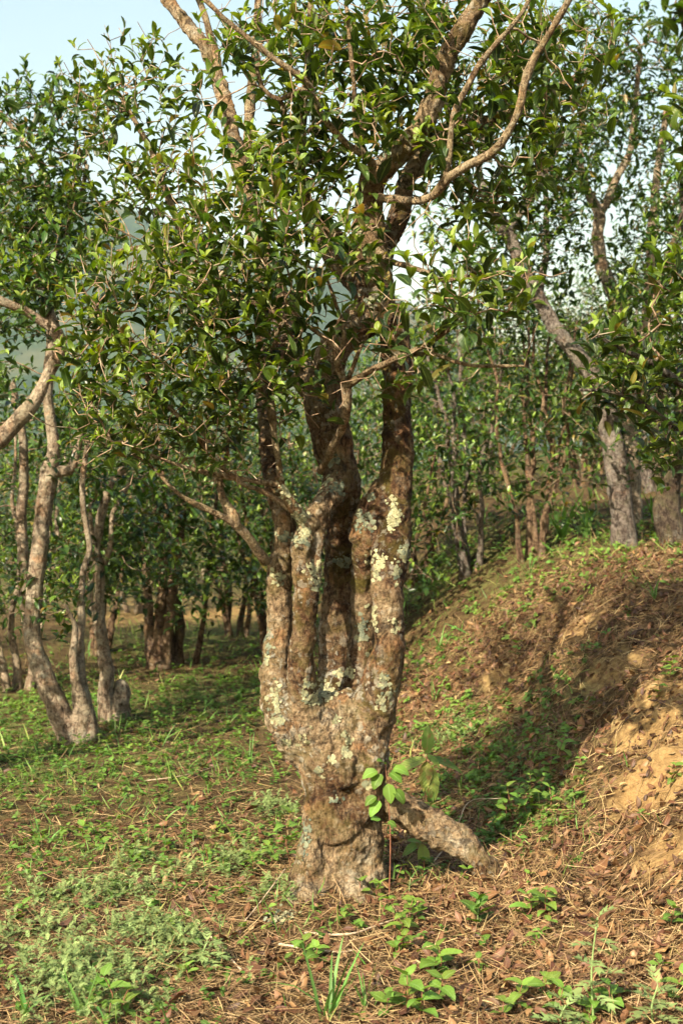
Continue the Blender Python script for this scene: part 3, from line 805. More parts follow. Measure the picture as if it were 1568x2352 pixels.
    lich = 0.55 + 0.6 * fbm(V * 4.1, 3, 77) + 0.65 * np.exp(-((px - 625) / 40) ** 2) * sstep(1300, 1400, py) + 0.3 * np.exp(-((px - 800) / 90) ** 2 - ((py - 1640) / 90) ** 2)
    lich = lich + 0.15 * sstep(1540, 1640, py) - 0.3 * sstep(1800, 1900, py)
    A = np.clip(np.stack([pale, moss, lich], -1), 0, 1)
    me = make_mesh('trunk', V - TB, [F], M['bark'], True, {'bark': A})
    obj('trunk', me, tree)
    bvh = BVHTree.FromPolygons([Vector(v) for v in V], [tuple(int(q) for q in f) for f in F])

    # thin limbs drawn one by one
    limbs = [
        [(612, 1292, 13, 5.02), (575, 1240, 11, 4.95), (540, 1205, 11, 4.9), (500, 1182, 8, 4.86), (465, 1164, 7, 4.84), (420, 1142, 6, 4.82), (385, 1108, 5, 4.8), (350, 1070, 4, 4.78), (300, 1040, 3, 4.75)],
        [(545, 1210, 12, 4.9), (530, 1172, 15, 4.9), (512, 1140, 12, 4.92), (506, 1100, 7, 4.95), (520, 1040, 5, 4.95), (525, 960, 4, 4.95)],
        [(648, 1115, 9, 4.98), (575, 1104, 8, 4.92), (500, 1090, 7, 4.87), (430, 1074, 6, 4.82), (365, 1056, 5, 4.78), (318, 1040, 4, 4.75), (278, 1014, 3, 4.7)],
        [(690, 1190, 9, 5.03), (640, 1150, 9, 4.98), (590, 1120, 7, 4.94), (560, 1112, 6, 4.9), (500, 1060, 6, 4.86), (440, 985, 7, 4.82), (380, 930, 7, 4.8), (335, 865, 6, 4.78), (318, 800, 5, 4.76), (270, 750, 4, 4.74), (225, 720, 3, 4.72)],
        [(644, 1110, 8, 4.97), (640, 1060, 8, 4.95), (626, 960, 9, 4.92), (620, 865, 8, 4.9), (630, 785, 7, 4.88), (668, 720, 6, 4.85), (704, 664, 5, 4.82), (730, 600, 4, 4.8)],
        [(626, 950, 7, 4.92), (590, 880, 6, 4.88), (555, 800, 5, 4.84), (520, 720, 5, 4.82), (500, 640, 4, 4.8)],
        [(735, 1085, 10, 5.16), (765, 1030, 11, 5.06), (788, 980, 12, 4.98), (797, 930, 12, 4.92), (797, 886, 14, 4.9)],
        [(797, 886, 11, 4.9), (830, 866, 9, 4.86), (870, 845, 9, 4.8), (938, 816, 9, 4.7), (980, 790, 7, 4.62), (1030, 755, 6, 4.55), (1090, 715, 4, 4.48)],
        [(945, 814, 7, 4.7), (1000, 812, 6, 4.64), (1040, 825, 5, 4.6), (1080, 834, 5, 4.56), (1150, 838, 4, 4.5), (1202, 842, 3, 4.46)],
        [(797, 886, 10, 4.9), (775, 848, 10, 4.88), (766, 800, 8, 4.86), (735, 770, 6, 4.82), (700, 745, 5, 4.8), (660, 700, 4, 4.76)],
        [(772, 830, 7, 4.88), (790, 770, 6, 4.86), (770, 700, 5, 4.84), (752, 640, 4, 4.82)],
        [(800, 870, 6, 4.9), (830, 790, 5, 4.86), (860, 735, 4, 4.82), (880, 690, 3, 4.78)],
        # F3 the long sinuous branch on the right
        [(872, 455, 13, 5.15), (915, 458, 11, 5.02), (955, 462, 11, 4.95), (995, 450, 11, 4.9), (1025, 408, 11, 4.86), (1070, 375, 11, 4.84), (1125, 350, 11, 4.82), (1165, 310, 11, 4.8), (1192, 262, 11, 4.78), (1205, 200, 11, 4.76), (1225, 140, 11, 4.75), (1258, 80, 10, 4.74), (1292, 15, 9, 4.72), (1330, -60, 7, 4.7)],
        [(1022, 412, 8, 4.86), (1030, 350, 8, 4.86), (1036, 270, 8, 4.86), (1070, 200, 8, 4.85), (1110, 130, 8, 4.84), (1165, 70, 7, 4.82), (1200, 20, 6, 4.8), (1230, -40, 5, 4.8)],
        # F4 to the upper left
        [(862, 400, 12, 5.18), (848, 365, 11, 5.1), (815, 345, 9, 5.05), (775, 305, 9, 5.0), (735, 255, 9, 4.95), (712, 200, 9, 4.9), (680, 172, 8, 4.86), (620, 130, 8, 4.82), (560, 80, 7, 4.8), (510, 40, 7, 4.78), (460, -10, 6, 4.76)],
        [(845, 362, 8, 5.1), (820, 330, 8, 5.08), (812, 250, 7, 5.05), (810, 180, 6, 5.02), (800, 90, 6, 5.0), (790, 0, 5, 5.0)],
        [(720, 225, 8, 4.93), (690, 205, 7, 4.95), (640, 230, 6, 4.98), (600, 200, 5, 5.0), (585, 150, 5, 5.0)],
        # limbs of D and A, upper left
        [(640, 700, 20, 5.65), (560, 690, 17, 5.7), (500, 672, 14, 5.75), (440, 635, 12, 5.8), (418, 560, 11, 5.85), (400, 480, 10, 5.9), (372, 420, 10, 5.95), (345, 345, 8, 6.0), (310, 280, 6, 6.0), (270, 210, 5, 6.05)],
        [(440, 635, 10, 5.8), (395, 600, 9, 5.78), (360, 572, 8, 5.76), (310, 574, 6, 5.74), (270, 580, 4, 5.72)],
        [(598, 640, 14, 5.8), (590, 560, 13, 5.85), (575, 450, 13, 5.9), (568, 350, 13, 5.95), (575, 250, 13, 6.0), (582, 160, 12, 6.05), (590, 60, 11, 6.1), (600, -40, 9, 6.15)],
        [(735, 525, 14, 5.42), (700, 440, 12, 5.4), (690, 360, 11, 5.4), (698, 260, 10, 5.4), (705, 150, 10, 5.4), (712, 40, 9, 5.4), (715, -60, 8, 5.4)],
        [(508, 190, 10, 6.0), (495, 120, 10, 6.0), (470, 40, 9, 6.0), (440, -30, 8, 6.0)],
        [(850, 560, 10, 5.2), (900, 600, 8, 5.05), (960, 620, 7, 4.85), (1010, 640, 6, 4.7), (1060, 640, 5, 4.55), (1110, 620, 4, 4.45)],
        [(930, 420, 12, 5.55), (985, 380, 10, 5.6), (1040, 310, 9, 5.62), (1000, 180, 8, 5.65), (985, 60, 8, 5.65), (980, -30, 7, 5.65)],
    ]
    for k, st in enumerate(limbs):
        p, r = poly(st); p, r = catmull(p, r, 0.035); p = jit(p, 0.016, 300 + k * 5)
        r = r * (0.86 + 0.10 * np.sin(np.arange(len(r)) * 0.55 + k) ** 6); V2, Q, T = tube(p, r, 9, 0.30, k)
        b2 = Bag(); b2.add(V2, Q, T)
        obj('limb', b2.mesh('limb', M['limb'], TB), tree); skel.append((p, r))
    seeds = np.vstack([p[::2] for p, r in skel[6:]]); rr = np.concatenate([r[::2] for p, r in skel[6:]])
    ok = (seeds[:, 2] > 1.35) & (rr < 0.06)
    seeds = seeds[ok]; rr = rr[ok]
    slen = rr * 9          # thick wood counts as far from the shoots, so twigs rather leave thin wood
    blobs = [
        (370, 800, 240, 230, 4.85, .5, 152, 0.092), (270, 650, 140, 100, 4.85, .4, 41, 0.095), (220, 860, 100, 150, 4.8, .35, 36, 0.090), (380, 1000, 170, 55, 4.8, .3, 36, 0.085),
        (520, 520, 170, 230, 4.95, .55, 105, 0.097), (450, 640, 140, 120, 4.9, .45, 41, 0.095), (690, 560, 170, 150, 4.75, .35, 47, 0.104), (600, 760, 160, 150, 4.8, .35, 44, 0.101), (540, 920, 150, 110, 4.85, .3, 34, 0.095), (690, 860, 90, 130, 4.98, .2, 9, 0.104), (760, 690, 140, 90, 4.85, .25, 13, 0.109),
        (1060, 640, 150, 110, 4.45, .3, 25, 0.114), (960, 740, 100, 100, 4.6, .25, 11, 0.101), (1190, 640, 70, 70, 4.4, .2, 5, 0.112), (890, 890, 90, 70, 4.8, .2, 5, 0.109), (850, 560, 80, 110, 4.85, .2, 11, 0.098),
        (320, 250, 160, 190, 5.95, .5, 66, 0.099), (230, 200, 120, 120, 6.0, .4, 24, 0.097), (430, 440, 120, 140, 5.85, .4, 34, 0.099), (250, 440, 110, 130, 6.0, .4, 27, 0.099),
        (620, 100, 170, 140, 5.45, .7, 53, 0.101), (770, 200, 190, 190, 5.45, .7, 99, 0.101), (860, 50, 200, 120, 5.35, .8, 84, 0.101), (950, 240, 140, 170, 5.45, .7, 68, 0.101), (1090, 110, 200, 150, 5.45, .7, 105, 0.101), (1150, 340, 160, 130, 5.35, .6, 60, 0.101), (1290, 150, 150, 180, 5.45, .6, 68, 0.101), (1100, 440, 150, 70, 5.35, .4, 29, 0.099), (1000, 330, 120, 90, 5.05, .3, 17, 0.101),
        (650, 340, 120, 120, 5.35, .5, 42, 0.099), (850, -190, 450, 140, 5.6, .9, 42, 0.101), (1200, -150, 280, 130, 5.6, .8, 24, 0.101), (740, 400, 110, 100, 5.25, .4, 33, 0.099), (560, -120, 220, 100, 5.9, .5, 11, 0.101), (840, 300, 70, 90, 4.85, .2, 9, 0.098),
    ]
    T, bk = blob_points(blobs)
    nb = 650; nleafy = len(T)
    pick = R.integers(0, len(T), nb); Tb = T[pick] + R.normal(size=(nb, 3)) * np.array([.10, .12, .10]); Tb = Tb[Tb[:, 1] > 4.0]
    extra, _ = blob_points([(640, 900, 130, 150, 4.9, .25, 40), (850, 780, 120, 140, 4.8, .2, 30), (480, 1080, 160, 50, 4.85, .15, 30), (330, 1020, 90, 60, 4.8, .2, 24), (700, 480, 120, 160, 5.2, .3, 30)])
    lp = np.vstack([p[4::3] for p, r in skel[-24:]]); lp = lp[lp[:, 2] > 1.6]; kk = R.integers(0, len(lp), 330); St = lp[kk] + nrm(R.normal(size=(330, 3)) + np.array([0, 0, .5])) * R.uniform(.05, .22, 330)[:, None]
    T = np.vstack([T, Tb, extra, St])
    pos, par, n0, tips = grow(seeds, slen, T, bf=0.30, step=0.055, jitter=0.2, lift=0.07)
    allt = np.array([int(np.argmin(np.sum((T - t) ** 2, 1))) for t in pos[tips]]); tips = tips[allt < nleafy]
    # keep order: tips follow growth order; find blob of each tip by nearest target
    tp = pos[tips]
    size = np.array([blobs[b][7] for b in bk])
    order = np.array([int(np.argmin(np.sum((T - t) ** 2, 1))) for t in tp]); size = size[order]
    back = par[tips]; dirv = nrm(tp - pos[back])
    ax = nrm(dirv * 0.55 + np.array([0, 0, 0.75]) + R.normal(size=tp.shape) * 0.28)
    tb = Bag(); twig_mesh(tb, pos, par, n0, 0.0017, 2.5, 0.011, 5)
    # shoot axes as little stalks
    sp = np.vstack([tp, tp + ax * 0.075]); spar = np.concatenate([np.full(len(tp), -1), np.arange(len(tp))])
    twig_mesh(tb, sp, spar, len(tp), 0.0013, 2.3, 0.0016, 4)
    tag(obj('twigs', tb.mesh('twigs', M['twig'], TB), tree), kind='stuff')
    Ps, Ds, Us, Sc, Ag, Rn = shoots(tp, ax, size, 5, young=0.8, ext=0.12, agebase=0.36)
    # the leaves that show largest become leaves of their own
    lx, ly = project(Ps)
    inside = (lx > -20) & (lx < 1590) & (ly > -20) & (ly < 2360)
    show = Sc / Ps[:, 1] * np.where(inside, 1, 0) * (1 + 0.25 * R.uniform(size=len(Sc))) * (1 + 0.5 * (Ps[:, 1] < 4.75))
    pick = np.argsort(-show)[:300]; rest = np.ones(len(Ps), bool); rest[pick] = False
    lb = Bag(); scatter(lb, TEA_HI, Ps[rest], Ds[rest], Us[rest], Sc[rest], Ag[rest], Rn[rest], R.uniform(.8, 1.15, rest.sum()))
    tag(obj('foliage', lb.mesh('foliage', M['tea'], TB, 'leaf'), tree), kind='stuff')
    for i in pick:
        k = int(R.integers(0, len(TEA_HI))); a = min((0.1, 0.25, 0.4, 0.55, 0.75, 0.95), key=lambda q: abs(q - Ag[i]))
        leaf_object('leaf', leaf_mesh('tea', TEA_HI, k, a, M['tea']), tree, TB, Ps[i], Ds[i], Us[i], float(Sc[i]), float(R.uniform(.8, 1.15)))
    # foliose lichen
    spotsL = [(742, 1588, 26, 22, 90, .85), (725, 1610, 14, 10, 30, .75), (790, 1548, 20, 10, 40, .8), (905, 1175, 14, 26, 60, .75), (900, 1205, 9, 12, 20, .7), (835, 1195, 20, 20, 55, .25), (868, 1285, 16, 16, 55, .8), (866, 1310, 8, 20, 25, .7),
              (930, 1270, 14, 16, 50, .5), (655, 1130, 20, 24, 60, .8), (690, 1180, 16, 26, 70, .75), (700, 1225, 14, 10, 30, .7), (690, 1245, 18, 8, 20, .25), (720, 1310, 14, 16, 50, .75), (728, 1338, 12, 14, 35, .5), (655, 1235, 20, 8, 30, .3),
              (735, 1100, 22, 24, 50, .6), (775, 1120, 16, 14, 40, .2), (845, 1140, 14, 12, 25, .2), (880, 1560, 10, 14, 25, .5), (800, 1700, 8, 12, 22, .75), (795, 1730, 10, 9, 22, .75), (770, 1650, 8, 8, 12, .6), (660, 1705, 12, 8, 20, .5),
              (640, 1655, 14, 10, 25, .6), (610, 1480, 10, 40, 45, .4), (630, 1600, 14, 30, 40, .6), (700, 1590, 6, 26, 30, .55), (868, 1610, 8, 9, 12, .85), (890, 1600, 16, 16, 25, .55), (860, 1420, 6, 30, 30, .7), (905, 1440, 8, 16, 18, .9), (640, 1330, 14, 16, 25, .6),
              (910, 1310, 8, 20, 25, .5), (832, 1450, 12, 40, 40, .3), (790, 1290, 18, 10, 30, .2), (880, 860, 10, 10, 12, .4), (850, 690, 18, 14, 30, .35), (820, 540, 12, 16, 25, .6), (720, 505, 24, 10, 45, .6), (930, 300, 10, 10, 20, .75), (735, 1770, 8, 10, 14, .6), (770, 1838, 12, 6, 12, .3), (845, 1800, 10, 8, 12, .7),
              (700, 1700, 16, 18, 16, .8), (760, 1745, 6, 6, 8, .85), (700, 1930, 12, 40, 30, .15), (760, 1060, 20, 12, 30, .35)]
    camv = Vector((0, 0, CAM_H))
    for (a, b, sx, sy, n, tone) in spotsL:
        bg_ = Bag()
        n = int(n * 1.1)
        for q in range(n):
            ux, uy = random.gauss(a, sx * .6), random.gauss(b, sy * .6)
            dv = (Vector(P(ux, uy, 1.0)) - camv).normalized()
            hit, no, ix, dist = bvh.ray_cast(camv, dv)
            if hit is None or abs(hit.y - 5.2) > 0.6: continue
            big = random.random() < .35
            e1 = no.orthogonal().normalized(); e2 = no.cross(e1); r0 = random.uniform(.007, .014) if big else random.uniform(.003, .008); ph = random.uniform(0, 6.28)
            m = 11 if big else 8
            vs = [hit + no * .003]
            for w in range(m):
                t = ph + w * 2 * math.pi / m; rr_ = r0 * random.uniform(.5, 1.3)
                q0 = hit + (e1 * math.cos(t) + e2 * math.sin(t)) * rr_
                nq, nn_, _i, _d = bvh.find_nearest(q0)
                vs.append(nq + nn_ * random.uniform(.0005, .0035 if big else .005))
            T3 = [(0, 1 + w, 1 + (w + 1) % m) for w in range(m)]
            ag = min(1, max(0, random.gauss(tone, .2)))
            bg_.add([tuple(v) for v in vs], None, np.array(T3), np.array([[ag, .6, .5, random.random()]] + [[min(1, ag + .08), 1, .5, random.random()] for w in range(m)]))
        if bg_.n: tag(obj('lichen_patch', bg_.mesh('lichen_patch', M['lichen'], TB, 'leaf'), tree), kind='stuff')
    return bvh
TRUNK_BVH = build_main_tree()

# ------------------------------------------------------------------ the other tea trees
def wander(p0, p1, r0, r1, amp, step=0.05):
    n = max(4, int(np.linalg.norm(np.array(p1) - np.array(p0)) / step)); t = np.linspace(0, 1, n)[:, None]
    p = np.array(p0) + (np.array(p1) - np.array(p0)) * t
    off = R.uniform(0, 50, 3)
    p = p + amp * np.sin(np.pi * np.clip(t * 1.0, 0, 1)) * np.stack([fbm(p * 1.6 + off + k * 13, 3, k) for k in range(3)], -1)
    return p, (r0 + (r1 - r0) * t[:, 0])

def side_tree(label, bx, by, stems, crown, ntar, size, mat, tmpl, nleaf=6, leafparts=0, lowmat='teafar', blobs=None, group=None, young=0.7, name='tea_tree', step=0.08, rtwig=0.0022, fuse=True):
    """stems: list of (path, radii) in world space; crown: list of ellipsoids (x, y, z, rx, ry, rz, weight)"""
    base = np.array([bx, by, G(bx, by)])
    tree = empty(name, base, label, 'tree', group)
    bag = Bag(); seeds, sl = [], []
    for k, (p, r) in enumerate(stems):
        V, Q, T = tube(p, r, 10, 0.16, k + int(bx * 10))
        bag.add(V, Q, T)
        h = p[:, 2] > base[2] + 0.55
        seeds.append(p[h][::2]); sl.append((r[h][::2]) * 9)
    obj('trunk', bag.mesh('trunk', mat, base), tree)
    pts = []
    if blobs:
        pts.append(blob_points([b[:6] + (int(b[6] * 1.0),) for b in blobs])[0])
    if crown:
        w = np.array([c[6] for c in crown], float); w /= w.sum()
        for c, ww in zip(crown, w):
            n = int(ntar * ww); q = nrm(R.normal(size=(n, 3))) * (R.uniform(0.05, 1, n) ** 0.40)[:, None]
            pts.append(np.array(c[:3]) + q * np.array(c[3:6]))
    T = np.vstack(pts)
    T = T[T[:, 2] > ground(T[:, 0], T[:, 1]) + 0.25]
    seeds = np.vstack(seeds); sl = np.concatenate(sl)
    pos, par, n0, tips = grow(seeds, sl, T, bf=0.3, step=step, jitter=0.2, lift=0.06)
    tp = pos[tips]; dirv = nrm(tp - pos[par[tips]])
    ax = nrm(dirv * 0.5 + np.array([0, 0, 0.75]) + R.normal(size=tp.shape) * 0.3)
    tb = Bag(); twig_mesh(tb, pos, par, n0, rtwig, 2.3, 0.024, 4)
    tag(obj('twigs', tb.mesh('twigs', M['twigdark'], base), tree), kind='stuff')
    Ps, Ds, Us, Sc, Ag, Rn = shoots(tp, ax, np.full(len(tp), size * 1.28), nleaf, young=young, ext=0.12, agebase=0.30)
    rest = np.ones(len(Ps), bool)
    if leafparts:
        lx, ly = project(Ps); ins = (lx > -20) & (lx < 1590) & (ly > -20) & (ly < 2000)
        show = Sc / Ps[:, 1] * ins * (1 + 0.2 * R.uniform(size=len(Sc)))
        pick = np.argsort(-show)[:leafparts]; rest[pick] = False
        for i in pick:
            k = int(R.integers(0, len(TEA_HI))); a = min((0.1, 0.25, 0.4, 0.55, 0.75, 0.95), key=lambda q: abs(q - Ag[i]))
            leaf_object('leaf', leaf_mesh('tea', TEA_HI, k, a, M['tea']), tree, base, Ps[i], Ds[i], Us[i], float(Sc[i]), float(R.uniform(.85, 1.2)))
    lb = Bag(); scatter(lb, tmpl, Ps[rest], Ds[rest], Us[rest], Sc[rest], Ag[rest], Rn[rest])
    tag(obj('foliage', lb.mesh('foliage', M[lowmat], base, 'leaf'), tree), kind='stuff')
    return tree

def pix(pts, amp=0.02, seed=0, step=0.05, thin=1.0):
    p = np.array([P(a, b, d) for a, b, w, d in pts]); r = np.array([RAD(w, d) for a, b, w, d in pts])
    p, r = catmull(p, r * thin, step); p = jit(p, amp, seed); return p, r

GB = 'tea trees growing behind the old tree'
# left tree with pale stems fanning from one base
b0 = ray_ground(165, 1705); D = b0[1]
side_tree('pale tea tree by the left edge, stems fanning from one knotted base', b0[0], b0[1], [
    pix([(172, 1730, 40, D), (160, 1680, 34, D), (125, 1610, 27, D), (95, 1530, 24, D), (74, 1450, 20, D), (80, 1370, 20, D), (86, 1290, 20, D), (96, 1210, 20, D), (108, 1130, 21, D), (116, 1080, 22, D), (122, 1020, 14, D), (108, 930, 13, D), (112, 850, 13, D), (118, 760, 12, D + .1), (98, 650, 11, D + .1), (88, 540, 9, D + .2), (110, 430, 8, D + .2), (75, 350, 7, D + .2), (0, 255, 6, D + .2)], .018, 3, .05, .95),
    pix([(175, 1720, 34, D), (190, 1640, 28, D), (182, 1560, 17, D), (180, 1490, 15, D), (185, 1430, 10, D), (192, 1330, 8, D), (205, 1240, 7, D), (190, 1130, 7, D), (200, 1010, 6, D)], .018, 9, .05, .95),
    pix([(150, 1660, 20, D), (80, 1480, 15, D + .1), (60, 1400, 13, D + .15), (55, 1300, 14, D + .2), (52, 1200, 13, D + .2), (56, 1100, 12, D + .2), (50, 1000, 10, D + .2), (30, 880, 8, D + .2)], .018, 12, .05, .95),
    pix([(205, 1700, 26, D), (200, 1640, 20, D), (176, 1560, 12, D - .1), (168, 1500, 10, D - .1), (172, 1440, 6, D - .1), (150, 1390, 4, D - .1)], .018, 15, .05, .95),
    pix([(116, 1080, 16, D), (160, 1080, 12, D), (180, 1030, 9, D), (200, 960, 8, D), (230, 870, 6, D)], .02, 19),
    pix([(98, 650, 9, D + .1), (140, 560, 7, D + .1), (180, 470, 6, D + .1), (200, 380, 5, D)], .02, 23),
    ], None, 0, .088, M['barkpale'], TEA_MID, leafparts=120, blobs=[(110, 300, 130, 170, D, .6, 150), (60, 480, 100, 110, D + .1, .6, 80), (170, 520, 110, 120, D, .6, 110), (60, 700, 90, 110, D, .6, 60), (190, 1000, 110, 160, D + .2, .5, 70), (120, 1330, 110, 130, D + .2, .4, 45), (-120, 500, 160, 300, D, .8, 140), (-100, 1000, 120, 200, D, .6, 60)], group=GB)
b1 = ray_ground(252, 1655); D1 = b1[1]
side_tree('slim pale tea tree with a dark stump at its foot', b1[0], b1[1], [
    pix([(248, 1680, 24, D1), (243, 1610, 20, D1), (245, 1540, 17, D1), (234, 1470, 15, D1), (228, 1400, 13, D1), (230, 1330, 12, D1), (222, 1260, 12, D1), (232, 1190, 12, D1), (252, 1120, 10, D1), (282, 1080, 9, D1), (305, 1040, 8, D1), (310, 980, 6, D1 + .1)], .018, 31, .05, .95),
    pix([(262, 1680, 32, D1 + .05), (272, 1630, 30, D1 + .05), (280, 1590, 22, D1 + .05), (276, 1565, 12, D1 + .05)], .01, 33),
    pix([(230, 1330, 8, D1), (250, 1260, 7, D1), (262, 1180, 6, D1), (300, 1100, 5, D1)], .018, 35, .05, .95),
    pix([(236, 1470, 8, D1), (210, 1380, 7, D1), (215, 1280, 6, D1), (205, 1160, 5, D1)], .018, 37, .05, .95),
    ], None, 0, .085, M['barkpale'], TEA_MID, leafparts=60, blobs=[(300, 1130, 130, 150, D1 + .2, .6, 110), (220, 1250, 130, 120, D1 + .3, .5, 70), (350, 1270, 100, 80, D1, .4, 40)], group=GB)
# limb reaching in from a tree standing beyond the left edge
lx0, ly0 = -2.9, 7.0; lz0 = G(lx0, ly0)
pL, rL = catmull(np.array([[lx0, ly0, lz0 - .1], [lx0 + .05, ly0, lz0 + .6], [-2.45, 7.05, lz0 + 1.3], P(-60, 1070, 7.1), P(0, 1005, 7.1), P(70, 935, 7.1), P(100, 880, 7.1), P(138, 800, 7.1), P(122, 750, 7.1), P(92, 660, 7.15), P(88, 560, 7.2)]), np.array([.12, .10, .075, .055, .05, .045, .035, .035, .035, .025, .015]), .05)
side_tree('tea tree outside the left edge, its lichened limb reaching in', lx0, ly0, [
    (jit(pL, .03, 51), rL), pix([(125, 755, 12, 7.1), (100, 742, 11, 7.1), (60, 715, 10, 7.05), (0, 690, 10, 7.0), (-70, 650, 8, 7.0)], .02, 55),
    wander((lx0, ly0, lz0 + .4), (-3.4, 7.2, lz0 + 3.0), .08, .02, .3), wander((lx0, ly0, lz0 + .5), (-2.9, 6.8, lz0 + 3.3), .07, .015, .3)],
    [(-3.2, 7.0, 2.6, .9, .9, .9, 1)], 110, .09, M['barkpale'], TEA_MID, leafparts=60, blobs=[(50, 640, 90, 90, 7.1, .4, 45), (120, 620, 60, 120, 7.2, .3, 30), (10, 860, 60, 70, 7.1, .3, 12)], group=GB)

# three dark brown stems, middle left
b2 = ray_ground(368, 1535); D2 = b2[1]
side_tree('tea tree with three brown stems by the sunlit clearing', b2[0], b2[1], [
    pix([(366, 1545, 30, D2), (362, 1500, 24, D2), (366, 1440, 13, D2), (372, 1370, 12, D2), (368, 1280, 11, D2), (360, 1200, 9, D2), (350, 1100, 7, D2)], .03, 61),
    pix([(372, 1540, 28, D2), (386, 1470, 13, D2), (392, 1400, 13, D2), (398, 1320, 12, D2), (412, 1240, 10, D2), (420, 1130, 8, D2)], .03, 63),
    pix([(360, 1540, 26, D2), (345, 1460, 12, D2), (340, 1380, 10, D2), (330, 1290, 9, D2), (310, 1180, 7, D2)], .03, 65)],
    [(b2[0], D2, 2.1, 1.2, 1.0, .9, 3), (b2[0] - .2, D2, 1.2, .9, .8, .55, 1)], 260, .09, M['barkbrown'], TEA_MID, group=GB)

# right: leaning grey trunk
b3 = ray_ground(1432, 1252); D3 = b3[1]
side_tree('tea tree with a single smooth grey leaning trunk on the right bank', b3[0], b3[1], [
    pix([(1436, 1275, 34, D3), (1432, 1240, 30, D3), (1428, 1180, 28, D3), (1420, 1110, 27, D3), (1410, 1040, 26, D3), (1400, 980, 23, D3), (1388, 920, 22, D3), (1362, 868, 20, D3), (1330, 822, 19, D3), (1295, 780, 18, D3), (1262, 738, 18, D3), (1238, 690, 17, D3), (1205, 630, 17, D3), (1180, 565, 16, D3), (1150, 510, 16, D3), (1120, 470, 14, D3), (1100, 400, 9, D3), (1110, 320, 7, D3)], .02, 71),
    pix([(1160, 530, 12, D3), (1200, 480, 10, D3), (1235, 430, 8, D3), (1262, 380, 7, D3), (1300, 300, 6, D3)], .02, 73),
    pix([(1238, 690, 9, D3), (1250, 600, 8, D3), (1255, 500, 7, D3), (1245, 400, 6, D3)], .02, 75)],
    None, 0, .092, M['barkgrey'], TEA_MID, leafparts=90, blobs=[(1200, 480, 150, 130, D3, .7, 150), (1120, 620, 110, 90, D3 + .2, .5, 60), (1290, 330, 120, 130, D3, .7, 120), (1180, 200, 140, 140, D3 + .2, .6, 110), (1300, 560, 90, 90, D3, .5, 40), (1010, 520, 90, 70, D3 + .3, .5, 30)], group=GB)
# forked pale trunk behind it
D4 = D3 + 1.4; x4 = (1450 - CX) / FPX * D4
z4 = G(x4, D4); py4 = CY - (z4 - CAM_H) / D4 * FPX
side_tree('pale forked tea tree just behind the grey leaning trunk', x4, D4, [
    pix([(1450, py4 + 15, 26, D4), (1446, 1050, 22, D4), (1440, 900, 18, D4), (1425, 780, 17, D4), (1412, 690, 16, D4), (1380, 610, 15, D4), (1372, 540, 14, D4), (1375, 490, 14, D4), (1350, 440, 10, D4), (1330, 360, 8, D4), (1340, 250, 6, D4)], .025, 81),
    pix([(1376, 490, 12, D4), (1398, 450, 11, D4), (1420, 400, 9, D4), (1448, 340, 8, D4), (1460, 230, 6, D4), (1470, 120, 5, D4)], .025, 83),
    pix([(1440, 880, 14, D4), (1480, 760, 13, D4), (1490, 640, 12, D4), (1495, 520, 11, D4), (1510, 380, 9, D4), (1530, 250, 7, D4)], .025, 85)],
    None, 0, .092, M['barkpale'], TEA_MID, leafparts=60, blobs=[(1390, 300, 170, 190, D4, .8, 230), (1480, 130, 150, 150, D4, .8, 150), (1330, 90, 150, 120, D4, .8, 110), (1500, 480, 90, 140, D4, .7, 60), (1440, 620, 110, 80, D4, .5, 40), (1620, 350, 120, 250, D4, .8, 80)], group=GB)
# dark mossy tree at the right edge
b5 = ray_ground(1545, 1245); D5 = b5[1]
side_tree('dark mossy tea tree with a rough trunk at the right edge', b5[0], b5[1], [
    pix([(1545, 1290, 44, D5), (1540, 1220, 36, D5), (1530, 1140, 28, D5), (1520, 1060, 22, D5), (1512, 980, 18, D5), (1515, 880, 14, D5), (1505, 760, 12, D5), (1520, 640, 10, D5), (1560, 520, 8, D5), (1570, 380, 7, D5)], .04, 91),
    pix([(1535, 1130, 22, D5), (1560, 1000, 16, D5), (1565, 900, 13, D5), (1590, 780, 10, D5), (1620, 600, 8, D5)], .03, 93),
    pix([(1512, 980, 14, D5), (1480, 930, 11, D5), (1462, 860, 9, D5), (1450, 760, 7, D5)], .03, 95)],
    None, 0, .09, M['barkdark'], TEA_MID, leafparts=80, blobs=[(1500, 760, 120, 160, D5, .6, 130), (1540, 1000, 100, 110, D5, .5, 60), (1560, 520, 100, 150, D5, .6, 90), (1640, 750, 130, 300, D5, .8, 130), (1420, 870, 80, 70, D5, .4, 25)], group=GB)

